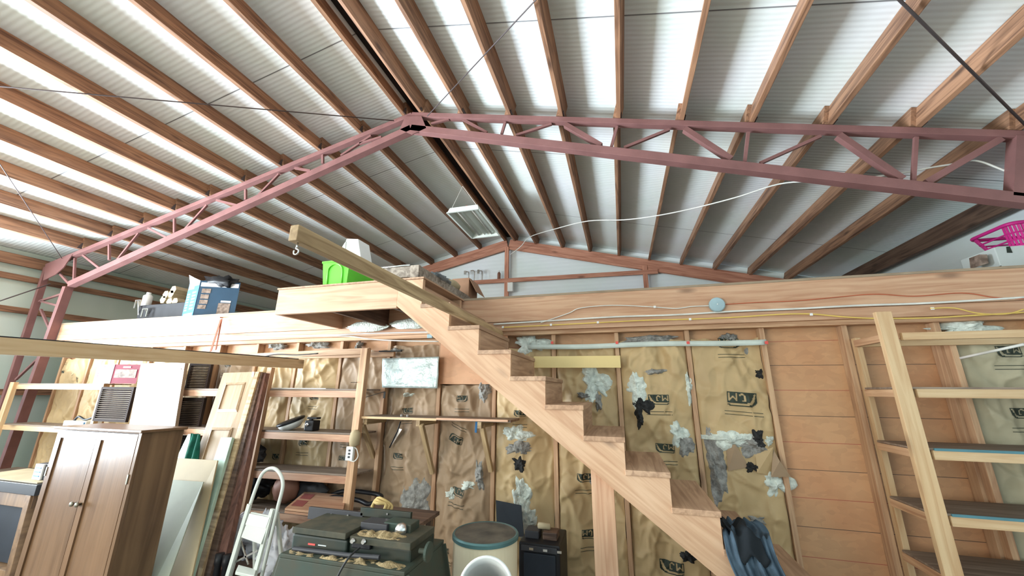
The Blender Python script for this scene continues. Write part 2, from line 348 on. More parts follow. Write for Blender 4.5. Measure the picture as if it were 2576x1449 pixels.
# ---------------------------------------------------------------- shell of the building
XR, XL, XC, ZC = 3.83, -8.86, -2.3, 5.142      # right wall, left wall, ridge
SR, SL = -0.2527, 0.2263                        # z = ZC + s*(x-XC): underside of the purlins
YF, YE, YT = -5.0, 7.9, 3.5                     # front wall, far gable, steel frame
PH = 0.185                                        # purlin height
def zr(x): return ZC+(SR if x > XC else SL)*(x-XC)
struct(MB().box((XL-3, YF-3, -0.1), (XR+2, YE+1, 0)).build('floor', 'concrete'))
sr_ = MB().slab([(XC, YF, ZC+PH), (XR+0.05, YF, zr(XR)+PH), (XR+0.05, YE+.1, zr(XR)+PH), (XC, YE+.1, ZC+PH)], 0.03); struct(sr_.build('ceiling', 'roof'))
sl_ = MB().slab([(XL-.05, YF, zr(XL)+PH), (XC-.01, YF, ZC+PH), (XC-.01, YE+.1, ZC+PH), (XL-.05, YE+.1, zr(XL)+PH)], 0.03); struct(sl_.build('ceiling', 'roof'))
struct(MB().box((XR, YF, 0), (XR+0.05, YE, zr(XR)+PH)).build('wall_right', 'gable'))
lw = MB()                                        # left wall with the big doorway beside the camera
lw.box((XL-0.05, 3.15, 0), (XL, YE, zr(XL)+PH)); lw.box((XL-0.05, YF, 0), (XL, -1.3, zr(XL)+PH)); lw.box((XL-0.05, -1.3, 3.05), (XL, 3.15, zr(XL)+PH))
struct(lw.build('wall_left', 'sidewall'))
def gable(y0, y1, hole=None):
    pts = [(XL, 0), (XR, 0), (XR, zr(XR)+PH), (XC, ZC+PH), (XL, zr(XL)+PH)]
    m = MB()
    if not hole: m.prism([(x, y0, z) for x, z in pts], (0, y1-y0, 0))
    else:
        a, b, h = hole
        m.prism([(x, y0, z) for x, z in [(XL, 0), (a, 0), (a, zr(a)+PH), (XL, zr(XL)+PH)]], (0, y1-y0, 0))
        m.prism([(x, y0, z) for x, z in [(b, 0), (XR, 0), (XR, zr(XR)+PH), (XC, ZC+PH), (b, zr(b)+PH)]], (0, y1-y0, 0))
        m.prism([(x, y0, z) for x, z in [(a, h), (b, h), (b, zr(b)+PH), (a, zr(a)+PH)]], (0, y1-y0, 0))
    return m
struct(gable(YE, YE+0.05).build('wall_back', 'gable'))
struct(gable(YF-0.05, YF, (-8.0, -3.2, 3.0)).build('wall_front', 'gable'))  # opening added in the unseen front wall for the fill lamp

struct(MB().box((XC-.07, YF, ZC+PH-.045), (XC+.07, YE, ZC+PH-.02)).build('trim_1', 'blackplastic'))
# purlins: near bay, far bay
G1 = 'roof purlins in the near bay'; G2 = 'roof purlins in the far bay'
def purlin(x, y0, y1, side, k, bay, group):
    z = zr(x); s = SR if side > 0 else SL
    up = Vector((-s, 0, 1)).normalized()
    w = 0.042
    o = board('roof_purlin', Vector((x, y0, z))+up*(PH/2), Vector((x, y1, z))+up*(PH/2), w, PH, 'purlin', up=up)
    sd = 'right' if side > 0 else 'left'
    return setp(o, f'roof purlin, {ORD[k]} {sd} of the ridge, {bay}', 'beam', group)
for k in range(10):
    x = -2.21+0.5885*k
    purlin(x+(0.03 if k == 0 else 0), -0.7, 3.54, 1, k, 'nearer than the steel frame', G1)
    purlin(x-0.035 if k else x+0.06, 3.46, YE, 1, k, 'beyond the steel frame', G2)
for k in range(10):
    x = -2.41-0.615*k
    purlin(x, -0.7, 3.54, -1, k, 'nearer than the steel frame', G1)
    purlin(x+0.04, 3.46, YE, -1, k, 'beyond the steel frame', G2)
o = board('eave_beam', (3.70, -0.7, zr(3.70)-0.02), (3.70, YE, zr(3.70)-0.02), 0.06, 0.2, 'darkplank'); setp(o, 'dark thick eave beam along the top of the right wall', 'beam')
o = board('eave_beam', (XL+0.06, -0.7, zr(XL)+0.02), (XL+0.06, YE, zr(XL)+0.02), 0.06, 0.16, 'purlin'); setp(o, 'brown eave beam along the top of the left wall', 'beam')
# wall girts on the left wall
for k, (z, lb) in enumerate(((3.42, 'upper'), (2.93, 'second'), (1.72, 'lowest'))):
    o = board('wall_girt', (XL+0.03, 3.16 if z < 3.1 else YF+0.1, z), (XL+0.03, YE, z), 0.04, 0.09, 'purlin'); setp(o, f'brown horizontal timber girt on the left wall, the {lb} one', 'beam', 'left wall girts')

# ---------------------------------------------------------------- steel frame
fr = thing('steel_frame', 'red brown painted steel lattice frame spanning the whole barn under the roof', 'steel frame', (XL+.5, YT, 0))
pk = Vector((XC, YT, ZC-0.035))
kr = Vector((3.72, YT, zr(3.72)-0.035)); kl = Vector((-8.62, YT, zr(-8.62)-0.035))
def chord(a, b, w, h): return MB().bar(a, b, w, h, up=(0, 0, 1)) 
chord(pk, kr, 0.075, 0.06).build('top_chord', 'steel', fr, 0.004)
chord(pk, kl, 0.075, 0.06).build('top_chord', 'steel', fr, 0.004)
bpk = P(1037, 326, YT); br_ = P(2566, 505, YT); bl_ = P(180, 716, YT)
brx = br_+(br_-bpk).normalized()*0.55
chord(bpk, brx, 0.09, 0.085).build('bottom_chord', 'steel', fr, 0.004)
chord(bpk, bl_, 0.09, 0.085).build('bottom_chord', 'steel', fr, 0.004)
MB().prism([P(1020, 292, YT-0.045), P(1060, 292, YT-0.045), P(1072, 322, YT-0.045), P(1037, 338, YT-0.045), P(1005, 325, YT-0.045)], (0, 0.012, 0)).build('ridge_plate', 'steel', fr)
MB().prism([P(114, 664, YT-0.045), P(182, 640, YT-0.045), P(160, 672, YT-0.045), P(140, 690, YT-0.045), P(108, 706, YT-0.045)], (0, 0.012, 0)).build('knee_plate', 'steel', fr)
webs = [((1165, 301), (1225, 334), 0), ((1271, 308), (1262, 338), 0), ((1298, 341), (1388, 312), 0), ((1422, 315), (1512, 368), 1), ((1552, 318), (1538, 370), 0), ((1570, 372), (1684, 326), 0), ((1722, 326), (1838, 402), 1), ((1882, 333), (1873, 408), 0),
        ((1912, 411), (2064, 343), 0), ((2108, 342), (2268, 453), 1), ((2304, 346), (2297, 457), 0), ((2328, 461), (2514, 352), 1), ((1085, 312), (1130, 300), 0),
        ((812, 388), (812, 412), 0), ((858, 392), (934, 342), 0), ((742, 423), (781, 430), 0), ((618, 477), (618, 503), 0), ((651, 491), (702, 438), 0), ((545, 504), (601, 518), 0), ((439, 551), (439, 586), 0),
        ((462, 581), (521, 516), 0), ((373, 574), (422, 599), 0), ((275, 616), (275, 654), 0), ((293, 657), (349, 587), 0), ((209, 642), (258, 681), 0), ((189, 650), (186, 707), 0), ((143, 680), (178, 718), 0), ((905, 362), (960, 345), 0)]
for a, b, k in webs:
    MB().bar(P(*a, YT), P(*b, YT), 0.05 if k else 0.028, 0.055 if k else 0.026, up=(0, 1, 0)).build('web_bar', 'steel', fr)
MB().bar(P(2566, 350, YT), P(2558, 500, YT), 0.10, 0.09, up=(0, 1, 0)).build('knee_post', 'steel', fr)
for k in range(10):
    for x, s_ in ((-2.21+0.5885*k+(0.03 if k == 0 else 0), SR), (-2.41-0.615*k, SL)):
        z = zr(x); xx = x+0.026
        MB().prism([(xx, YT-0.09, z), (xx, YT+0.03, z), (xx, YT+0.03, z+0.10), (xx, YT-0.02, z+0.13), (xx, YT-0.06, z+0.08)], (0.006, 0, 0)).build('purlin_clip', 'rod', fr)
# columns
co = [P(114, 690, YT), P(72, 854, YT)]; ci = [P(172, 725, YT), P(119, 859, YT)]
def ext(a, b, z): t = (z-a.z)/(b.z-a.z); return a+(b-a)*t
co1 = Vector((-8.56, YT, 0)); ci1 = Vector((-8.16, YT, 0))
MB().bar((-8.70, YT, 3.64), co1, 0.06, 0.075, up=(0, 1, 0)).build('outer_column', 'steel', fr, 0.003)
MB().bar((-8.02, YT, 3.27), ci1, 0.075, 0.10, up=(0, 1, 0)).build('inner_column', 'steel', fr, 0.003)
for a, b in (((99, 758), (158, 739)), ((104, 758), (150, 770)), ((103, 779), (124, 826)), ((95, 903), (40, 955)), ((60, 860), (112, 880))):
    MB().bar(P(*a, YT), P(*b, YT), 0.028, 0.026, up=(0, 1, 0)).build('web_bar', 'steel', fr)
MB().bar((3.72, YT, 0), (3.72, YT, 3.62), 0.08, 0.12, up=(0, 1, 0)).build('outer_column', 'steel', fr, 0.003)

# bracing rods
def rod(name, pts, r, mat, label, cat, n=6):
    o = MB().tube(pts, r, n).build(name, mat, smooth=True); return setp(o, label, cat)
def rz(x, d=0.04): return zr(x)-d
rod('bracing_rod', [(-2.05, 3.42, 4.99), (-0.446, 2.134, rz(-0.446)), (2.9, -0.6, rz(2.9))], 0.006, 'rod', 'thin steel bracing rod rising from the ridge joint across the right slope', 'rod')
rod('bracing_rod', [(-2.531, 3.45, rz(-2.531)), (-5.265, 1.453, rz(-5.265)), (-8.1, -0.6, rz(-8.1))], 0.006, 'rod', 'thin steel bracing rod running from the ridge joint across the left slope', 'rod')
rod('bracing_rod', [(3.15, 3.45, rz(3.15)), (1.763, 2.299, rz(1.763)), (-1.7, -0.6, rz(-1.7))], 0.009, 'rod', 'thick dark bracing rod crossing the upper right corner of the roof', 'rod')
rod('bracing_rod', [(-8.3, 3.45, rz(-8.3)), (-6.434, 1.978, rz(-6.434)), (-3.2, -0.6, rz(-3.2))], 0.005, 'rod', 'thin faint bracing rod near the left eave', 'rod')
rod('bracing_rod', [P(127, 714, 3.45), PX(0, 757, -8.7), (-8.75, 2.2, 2.45)], 0.008, 'rod', 'dark bracing rod slanting down the left wall from the column', 'rod')
# far gable framing
YG = YE-0.12
for sd, x1, k in ((1, 3.75, 'right'), (-1, -8.75, 'left')):
    up = Vector((-(SR if sd > 0 else SL), 0, 1)).normalized()
    o = board('gable_rafter', Vector((XC+0.02*sd, YG, ZC-0.10)), Vector((x1, YG, zr(x1)-0.10)), 0.045, 0.235, 'rafter', up=up)
    setp(o, f'salmon coloured wooden rafter under the roof against the far gable, {k} slope', 'beam')
o = board('gable_post', (-2.33, YG-0.01, 2.72), (-2.33, YG-0.01, 4.97), 0.09, 0.07, 'rafter', up=(0, 1, 0)); setp(o, 'wooden post under the ridge at the far gable', 'post')
o = board('gable_post', (0.604, YG-0.01, 2.72), (0.604, YG-0.01, 4.28), 0.09, 0.06, 'rafter', up=(0, 1, 0)); setp(o, 'short wooden post on the far gable, right of the ridge post', 'post')
o = board('gable_girt', P(1185, 711, YG-.03), P(1655, 683, YG-.03), 0.04, 0.09, 'rafter'); setp(o, 'horizontal wooden rail across the far gable behind the loft', 'beam')
ob = MB().box((-2.28, YG-0.12, 3.9), (-2.16, YG-0.03, 4.1)).build('outlet_box', 'whiteplastic', bevel=0.006); setp(ob, 'pale outlet box on the ridge post at the far gable', 'outlet box')
# things standing on the far rail
gy = YG-0.03; gz = 0.045
def on_rail(px): return P(px, 711-(px-1185)*0.0596, gy)+Vector((0, 0, gz))
for px, kind in ((1176, 'clamp'), (1193, 'hook'), (1213, 'hook2'), (1255, 'can')):
    b = on_rail(max(px, 1186)) if px > 1185 else on_rail(1186)+Vector((-0.07, 0, 0))
    if kind == 'can':
        t = thing('spray_can', 'small dark spray can with white cap on the far gable rail', 'can', b)
        MB().lathe(b, [(0.036, 0), (0.036, 0.13), (0.02, 0.16)], 16).build('can_body', 'redbrown', t); MB().lathe(b+Vector((0, 0, 0.16)), [(0.018, 0), (0.018, 0.04)], 12).build('cap', 'whiteplastic', t)
    else:
        h = {'clamp': 0.22, 'hook': 0.24, 'hook2': 0.22}[kind]
        m = MB().tube(smoothpts([b, b+Vector((0, 0, h*0.8)), b+Vector((-0.03, 0, h)), b+Vector((-0.10, 0, h))], 5), 0.012, 6)
        if kind != 'hook': m.box(b+Vector((-0.12, -.02, h-0.06)), b+Vector((-0.07, .02, h+0.03)))
        lb = {'clamp': 'small metal clamp standing at the left end of the far gable rail', 'hook': 'bent metal bar hooked on the far gable rail, beside the clamp', 'hook2': 'short metal bracket on the far gable rail, midway to the spray can'}[kind]
        setp(m.build('bar_clamp', 'chrome'), lb, 'clamp')

# ---------------------------------------------------------------- loft
YB = 3.55                                        # front of the rim beam
rimL = -8.0; rimR = XR-0.03
o = board('loft_rim_beam', (rimL, YB+0.02, 2.58), (rimR, YB+0.02, 2.58), 0.045, 0.24, 'rim'); setp(o, 'long salmon coloured rim beam along the front of the loft', 'beam')
o = board('ledger_board', (rimL, YB+0.03, 2.413), (rimR, YB+0.03, 2.413), 0.05, 0.088, 'rim'); setp(o, 'narrow ledger board under the long loft beam', 'board')
struct(MB().box((rimL, YB-0.005, 2.70), (rimR, YE, 2.72)).build('floor', 'decking'))
# joists of the loft seen through the landing and top plate
o = board('top_plate', (rimL, 3.64, 2.35), (rimR, 3.64, 2.35), 0.09, 0.04, 'stud'); setp(o, 'wall top plate under the ledger board', 'board')
# partition sheathing
struct(MB().box((-8.1, 3.72, 0), (XR, 3.74, 2.46)).build('wall_back', 'osb'))
struct(MB().box((-8.1, 3.74, 2.3), (XR, 3.76, 2.7)).build('wall_back', 'osb'))

STUDS = [-7.9, -7.3, -6.7, -6.1, -5.49, -4.88, -4.27, -3.66, -3.04, -2.42, -1.80, -1.205, -0.61, -0.02, 0.585, 1.17, 1.757, 2.35, 2.96, 3.56]
for i, x in enumerate(STUDS):
    o = board('wall_stud', (x, 3.675, 0.04), (x, 3.675, 2.33), 0.038, 0.086, 'stud', up=(0, 1, 0))
    n = len(STUDS)-i
    setp(o, f'upright wall stud under the loft beam, {ORD[i]} counted from the steel column', 'stud', 'studs of the wall under the loft')
o = board('sole_plate', (-8.0, 3.675, 0.02), (XR-.02, 3.675, 0.02), 0.09, 0.04, 'stud'); setp(o, 'wall sole plate along the floor', 'board')

# ---------------------------------------------------------------- insulation batts
def crumple(x, z, seed, amp):
    p = Vector((x*3.2+seed*7.1, z*2.0+seed*3.3, seed*1.7))
    a = noise.noise(p); b = noise.noise(p*2.3+Vector((5, 1, 2)))
    q = Vector((x*6+z*2.2+seed, z*2.6-x*1.5, seed*2.1))
    r1 = 1-abs(noise.noise(q))*2.2; r2 = 1-abs(noise.noise(Vector((x*9-z*4, z*7+x*3, seed*3.3))))*2.4
    d = noise.voronoi(Vector((x*4.6+a*0.8, z*3.2+b*0.8, seed*5.0)))[0][0]
    g = noise.noise(Vector((x*2.2+z*1.3+seed*4, z*0.9-x*0.8, seed*1.1)))
    return 1.75*amp*(g*1.3+a*0.9+b*0.45+max(r1, 0)**3*0.7+max(r2, 0)**3*0.35+(0.45-d)*1.1)
PRINT = ["0011111111111111111111111110000000",
         "1110000000000000000000011111100000",
         "0000000000000000000000000001111000",
         "1111111111111111111110000000111100",
         "1111111111111111111111110000011110",
         "1001111110011111000011111000001110",
         "1000111100011111110011111100001110",
         "1000011000011111110011111110001110",
         "1001000010011111110011111110000110",
         "1001100110011111110011111111000110",
         "1001111110011001110011111111100110",
         "1001111110011000000111111111100010",
         "1001111110011110001111111111110010",
         "1111111111111111111111111111111110"]
BATT_BASE = 3.665
def batt(i, z0, z1, seed, mat='kraft', amp=0.016, bulge=0.035, label='', marks=(), wools=(), nx=44, topfold=0.0, edge=0.022, tears=()):
    xa, xb = STUDS[i]+edge, STUDS[i+1]-edge
    rnd = random.Random(seed*17+3); creases = []
    for _ in range(26 if amp > 0.018 else 16):
        cx_, cz_ = rnd.uniform(xa, xb), rnd.uniform(z0, z1)
        an = rnd.choice((1, -1))*rnd.uniform(0.5, 1.45); L_ = rnd.uniform(0.10, 0.42)
        creases.append((cx_, cz_, math.cos(an), math.sin(an), L_, rnd.uniform(0.012, 0.03), rnd.uniform(-0.03, 0.042)))
    def folds(x, z):
        f = 0.0
        for (a, b_, ca_, sa_, L_, w_, h_) in creases:
            dx, dz = x-a, z-b_
            t_ = abs(dx*ca_+dz*sa_)
            if t_ > L_: continue
            n_ = -dx*sa_+dz*ca_+0.02*math.sin(t_*14)
            if n_ < -3*w_ or n_ > 6*w_: continue
            k_ = math.exp(-(n_/w_)**2) if n_ < 0 else math.exp(-(n_/(2.6*w_))**2)
            f += h_*k_*(1-(t_/L_)**2)
        return f
    W = xb-xa; nz = int((z1-z0)/0.0135)
    def surf(x, z):
        u = (x-xa)/W; u = min(max(u, 0), 1)
        env = math.sin(math.pi*min(max(u, 0.0), 1.0))**0.45
        e2 = min(1, (z1-z)/0.06) if z1-z < 0.06 else 1
        return min(3.695, max(3.575, BATT_BASE-(bulge*env*(0.55+0.45*e2)+(crumple(x, z, seed, amp)+folds(x, z))*(0.25+0.75*env))))
    def torn(x, z):
        for (cx, cz, rx, rz_) in tears:
            dx, dz = (x-cx)/rx, (z-cz)/rz_
            if dx*dx+dz*dz < (0.8+0.75*noise.noise(Vector((x*13, z*13, seed)))): return True
        return False
    vs = []; fs = []
    for j in range(nz+1):
        z = z0+(z1-z0)*j/nz
        for k in range(nx+1):
            wob = 0.012*noise.noise(Vector((z*5, seed, 1 if k > nx/2 else 4)))
            x = xa+W*k/nx+(wob if k in (0, nx) else 0)
            zz = z+(0.03*noise.noise(Vector((x*8, seed*2, 0)))+topfold*noise.noise(Vector((x*4, seed*3, 9))) if j == nz else 0)
            vs.append((x, surf(x, z), zz))
    for j in range(nz):
        for k in range(nx):
            x = xa+W*(k+.5)/nx; z = z0+(z1-z0)*(j+.5)/nz
            if not torn(x, z): fs.append((j*(nx+1)+k, j*(nx+1)+k+1, (j+1)*(nx+1)+k+1, (j+1)*(nx+1)+k))
    t = thing('insulation_batt', label, 'insulation', ((xa+xb)/2, 3.70, z0), 'insulation batts between the wall studs')
    me = bpy.data.meshes.new('paper_facing'); me.from_pydata(vs, [], fs)
    link('paper_facing', me, mat, t, None, True)
    bv = MB().box((xa+.002, BATT_BASE+0.025, z0), (xb-.002, 3.715, z1-0.01)); bv.build('wool_core', 'woolgrey', t)
    for (px, py, wpx, rot, flip) in marks:
        c = P(px, py, BATT_BASE-0.05); sc_ = wpx*0.0041/34
        m = MB(); ca, sa = math.cos(math.radians(rot)), math.sin(math.radians(rot))
        R_ = len(PRINT); Cn = len(PRINT[0])
        for r in range(R_):
            for q in range(Cn):
                if PRINT[r][q] != '1': continue
                quad = []
                for (du, dv) in ((0, 0), (1, 0), (1, 1), (0, 1)):
                    u = (q+du-Cn/2)*sc_*flip; v = -(r+dv-R_/2)*sc_*1.15
                    X = c.x+u*ca-v*sa; Z = c.z+u*sa+v*ca
                    X = min(max(X, xa+.004), xb-.004)
                    quad.append((X, surf(X, Z)-0.004, Z))
                m.add(quad, [(0, 1, 2, 3)])
        m.build('printed_mark', 'inkm', t)
        for lz in (0.10, 0.125):
            pts = []; m = MB()
            for q in range(13):
                u = (q/12-0.5)*Cn*sc_*1.2; X = min(max(c.x+u*ca-lz*sa, xa+.004), xb-.004); Z = c.z+u*sa+lz*ca
                pts.append((X, Z))
            for (A, B) in zip(pts[:-1], pts[1:]):
                m.add([(A[0], surf(*A)-0.004, A[1]), (B[0], surf(*B)-0.004, B[1]), (B[0], surf(B[0], B[1]+.004)-0.004, B[1]+0.004), (A[0], surf(A[0], A[1]+.004)-0.004, A[1]+0.004)], [(0, 1, 2, 3)])
            m.build('printed_line', 'inkm', t)
    for (px, py, rx, rz_, mt) in wools:
        c = P(px, py, BATT_BASE-0.05); kx = 0.0040
        wool_patch(c, rx*kx, rz_*kx, mt, t, surf)
    return t
def wool_patch(c, rx, rz_, mt, parent, surf, out=0.028):
    n, m = 56, 14; vs = []; fs = []; sd = c.x*3+c.z*5
    for j in range(m+1):
        r = j/m
        for k in range(n):
            a = 2*math.pi*k/n
            e = 0.86+0.62*noise.noise(Vector((math.cos(a)*1.6, math.sin(a)*1.6, sd)))+0.22*noise.noise(Vector((math.cos(a)*5, math.sin(a)*5, sd+3)))
            x = c.x+rx*e*r*math.cos(a); z = c.z+rz_*e*r*math.sin(a)
            y = surf(x, z)-(out*(1-r**3)*(0.75+0.9*noise.noise(Vector((x*22, z*22, 3)))+0.5*noise.noise(Vector((x*60, z*60, 1))))-0.014*r**5)
            vs.append((x, y, z))
    for j in range(m):
        for k in range(n): fs.append((j*n+k, j*n+(k+1) % n, (j+1)*n+(k+1) % n, (j+1)*n+k))
    me = bpy.data.meshes.new('exposed_wool'); me.from_pydata(vs, [], fs)
    o = link('exposed_wool', me, mt, parent, None, True)
    o['label'] = {'wool': 'exposed white glass wool', 'woolgrey': 'dirty grey glass wool', 'wooldark': 'near black torn patch'}[mt]
    return o
def flap(parent, pts, yoff, curl=0.05, mat='kraft'):
    """torn paper flap: triangle/quad (pixel points) with a curled face"""
    v = [P(a, b, BATT_BASE-yoff-(curl if k % 2 else 0)) for k, (a, b) in enumerate(pts)]
    m = MB(); m.prism(v, (0, 0.003, 0)); o = m.build('torn_flap', mat, parent); o['label'] = 'curled torn paper flap'; return o

B = {}
B[1] = batt(0, 0.05, 2.20, 1, 'kraft', label='pale kraft faced insulation batt beside the steel column, far left', marks=((155, 935, 20, 0, 1), (190, 955, 18, 60, -1)))
B[2] = batt(1, 0.05, 2.20, 2, 'kraft', label='sunlit kraft faced batt behind the left shelves, second from the steel column')
B[3] = batt(2, 0.05, 2.20, 3, 'kraft', label='sunlit kraft faced batt above the wooden wardrobe, third from the steel column')
B[4] = batt(3, 0.05, 2.20, 4, 'kraft', label='kraft faced batt behind the maroon carton, fourth from the steel column')
B[5] = batt(4, 0.05, 2.20, 5, 'kraft', label='kraft faced batt behind the flush door, fifth from the steel column')
B[6] = batt(5, 0.05, 2.2, 6, 'kraft2', label='brown kraft faced batt behind the dark louvred shutter', marks=((575, 918, 28, 180, 1),))
B[7] = batt(6, 0.05, 2.20, 7, 'kraft', label='yellowish kraft faced batt left of the shelf with the sander', marks=((690, 1150, 30, 180, 1),), wools=((690, 868, 42, 14, 'woolgrey'),))
B[8] = batt(7, 0.05, 2.22, 8, 'kraft', label='kraft faced batt behind the middle of the left shelf unit', marks=((784, 1000, 26, 180, 1), (760, 1115, 30, 180, 1), (752, 1228, 30, 180, 1)), wools=((790, 866, 52, 12, 'woolgrey'),))
B[9] = batt(8, 0.05, 2.22, 9, 'kraft2', label='kraft faced batt behind the post of the left shelf unit', wools=((895, 866, 14, 12, 'woolgrey'),), marks=((862, 1152, 24, 0, 1),))
B[10] = batt(9, 0.05, 2.26, 10, 'kraft2', amp=0.02, label='kraft faced batt behind the silvery foil sheet', marks=((1020, 1034, 28, 185, 1), (1003, 1147, 28, 180, 1)), wools=((1045, 1275, 48, 62, 'woolgrey'), (985, 880, 30, 8, 'woolgrey'), (1028, 992, 14, 6, 'wool')))
B[11] = batt(10, 0.05, 1.85, 11, 'kraft2', amp=0.022, label='kraft faced batt below the bare plywood, right of the foil sheet', marks=((1162, 1003, 30, 180, -1), (1143, 1104, 38, -20, -1), (1152, 1238, 34, 175, 1), (1120, 1382, 26, 180, 1)),
            wools=((1215, 985, 22, 30, 'woolgrey'), (1205, 1195, 16, 40, 'woolgrey'), (1180, 1222, 22, 10, 'wool'), (1133, 1245, 15, 14, 'wool')))
B[12] = batt(11, 0.05, 2.2, 12, 'kraft', amp=0.02, label='kraft faced batt with white wool bursting out below the stair stringer', marks=((1308, 1040, 28, 180, 1),),
            wools=((1295, 1090, 44, 24, 'wool'), (1300, 1125, 44, 20, 'woolgrey'), (1308, 1165, 20, 18, 'wooldark'), (1312, 1255, 28, 52, 'wool'), (1330, 1320, 26, 36, 'wool'), (1330, 866, 46, 26, 'wool')))
B[13] = batt(12, 0.05, 2.22, 13, 'kraft', amp=0.024, label='crumpled kraft faced batt crossed by the pale yellow board', marks=((1470, 1205, 34, 180, 1), (1486, 1345, 34, 180, -1)),
            wools=((1495, 965, 36, 44, 'wool'), (1478, 942, 16, 20, 'wool'), (1505, 1010, 12, 26, 'woolgrey'), (1470, 995, 24, 8, 'woolgrey')))
B[14] = batt(13, 0.05, 2.25, 14, 'kraft', amp=0.024, label='crumpled kraft faced batt with a black and white tear, right of the yellow board', marks=((1655, 1005, 42, 180, 1), (1672, 1127, 36, 180, 1), (1690, 1430, 44, 178, 1)),
            wools=((1602, 978, 24, 46, 'wool'), (1612, 1022, 24, 26, 'wooldark'), (1608, 1052, 10, 22, 'wooldark'), (1648, 935, 30, 9, 'woolgrey'), (1705, 1092, 22, 26, 'wool'), (1722, 1118, 24, 24, 'woolgrey'), (1735, 975, 10, 52, 'wool'), (1630, 853, 62, 12, 'woolgrey'), (1728, 1400, 18, 16, 'wooldark')))
B[15] = batt(14, 0.05, 2.25, 15, 'kraft', amp=0.022, label='large kraft faced batt with a long ragged tear, just left of the bare sheathing', marks=((1837, 862, 44, 180, -1), (1868, 1005, 58, 176, -1)),
            wools=((1835, 1105, 64, 22, 'wool'), (1800, 1170, 24, 74, 'woolgrey'), (1890, 1120, 38, 22, 'woolgrey'), (1905, 1108, 18, 26, 'wooldark'), (1892, 1178, 18, 12, 'wooldark'), (1955, 1222, 30, 26, 'wool'), (1938, 1110, 14, 12, 'wool'), (1916, 940, 10, 12, 'wooldark'), (1840, 845, 22, 10, 'woolgrey'), (1905, 1308, 16, 12, 'woolgrey')))
flap(B[15], ((1825, 1120), (1850, 1118), (1885, 1175), (1832, 1185)), 0.05, 0.05, 'kraft2'); flap(B[15], ((1945, 1130), (1962, 1160), (1990, 1200), (1940, 1200)), 0.05, 0.04, 'kraft2')
flap(B[15], ((1900, 1140), (1945, 1125), (1940, 1195), (1905, 1190)), 0.045, 0.03)
B[18] = batt(17, 0.05, 2.2, 18, 'kraft3', label='greenish grey faced batt behind the right shelf unit', marks=((2532, 885, 40, 180, 1), (2574, 1040, 36, 180, 1)), wools=((2440, 822, 60, 14, 'wool'),))
B[19] = batt(18, 0.05, 2.2, 19, 'kraft3', label='greenish grey faced batt beside the right wall')

# plywood patch, foil sheet, film strip, yellow board
o = MB().box((-1.80, 3.622, 1.86), (-1.07, 3.634, 2.36)).build('plywood_patch', 'plyorange'); setp(o, 'bare orange plywood patch on the wall behind the top of the stair', 'panel')
q = [P(963, 902, 3.55), P(1105, 897, 3.55), P(1101, 977, 3.55), P(961, 975, 3.55)]
fs_ = MB(); nx_ = 26
vs = []
for j in range(15):
    for k in range(nx_):
        a = q[3].lerp(q[2], k/(nx_-1)); b = q[0].lerp(q[1], k/(nx_-1)); p = a.lerp(b, j/14)
        p.y += 0.02*noise.noise(p*9); vs.append(p)
fs_.add(vs, [(j*nx_+k, j*nx_+k+1, (j+1)*nx_+k+1, (j+1)*nx_+k) for j in range(14) for k in range(nx_-1)])
o = fs_.build('foil_sheet', 'foilpanel', smooth=True); setp(o, 'silvery crinkled foil sheet stapled over the wall left of the stair', 'foil sheet')
so = o.modifiers.new('thick', 'SOLIDIFY'); so.thickness = 0.004
m = MB(); vs = []
for k in range(41):
    t = k/40; x = -0.85+2.03*t+0.0
    for j in range(3): vs.append((x, 3.595+0.006*noise.noise(Vector((x*6, j, 2))), 2.185+0.045*j/2+0.005*math.sin(x*5)))
m.add(vs, [(k*3+j, k*3+j+1, k*3+j+4, k*3+j+3) for k in range(40) for j in range(2)])
o = m.build('film_strip', 'plasticfilm', smooth=True); setp(o, 'translucent plastic film strip taped across the tops of the batts', 'strip')
so = o.modifiers.new('thick', 'SOLIDIFY'); so.thickness = 0.002
for px, lb in ((1389, 'left end of'), (1552, 'middle left of'), (1731, 'middle right of'), (1928, 'right end of')):
    c = P(px, 862, 3.59); o = MB().box(c+Vector((-.012, -.004, -.012)), c+Vector((.012, 0, .012))).build('tape_piece', 'redtape'); setp(o, f'bit of red tape at the {lb} the film strip', 'tape', 'red tape bits on the film strip')
o = board('yellow_board', P(1343, 911, 3.5), P(1561, 910, 3.5), 0.02, 0.105, 'yellowbar'); setp(o, 'pale yellow board fixed level across the batts behind the stair', 'board')

# ---------------------------------------------------------------- wires on the beam
yw = 3.538
def wire(name, pix, r, mat, label, Y=yw, cat='cable', ends=None):
    pts = [P(a, b, Y) for a, b in pix]
    return rod(name, smoothpts(pts, 6), r, mat, label, cat)
wire('power_cable', [(1242, 816), (1400, 806), (1550, 797), (1700, 792), (1850, 783), (2000, 777), (2150, 769), (2300, 764), (2450, 756), (2576, 748)], 0.0085, 'cablewhite', 'thick white cable running along the right of the loft beam')
wire('power_cable', [(1262, 824), (1385, 818), (1500, 812), (1620, 806), (1735, 803), (1850, 798), (1960, 791), (2040, 790), (2120, 797), (2200, 801), (2330, 800), (2440, 794), (2576, 786)], 0.006, 'cableyellow', 'yellow cable stapled along the lower edge of the loft beam', Y=3.53)
wire('power_cable', [(2340, 776), (2400, 775), (2460, 788), (2530, 790), (2576, 778)], 0.005, 'cableyellow', 'short loose yellow cable looping at the right end of the beam', Y=3.525)
wire('bell_wire', [(1360, 812), (1430, 788), (1460, 775), (1540, 768), (1640, 772), (1700, 776), (1740, 771), (1790, 769)], 0.0045, 'cablewhite', 'thin cream wire rising to the blue round junction box', Y=3.53)
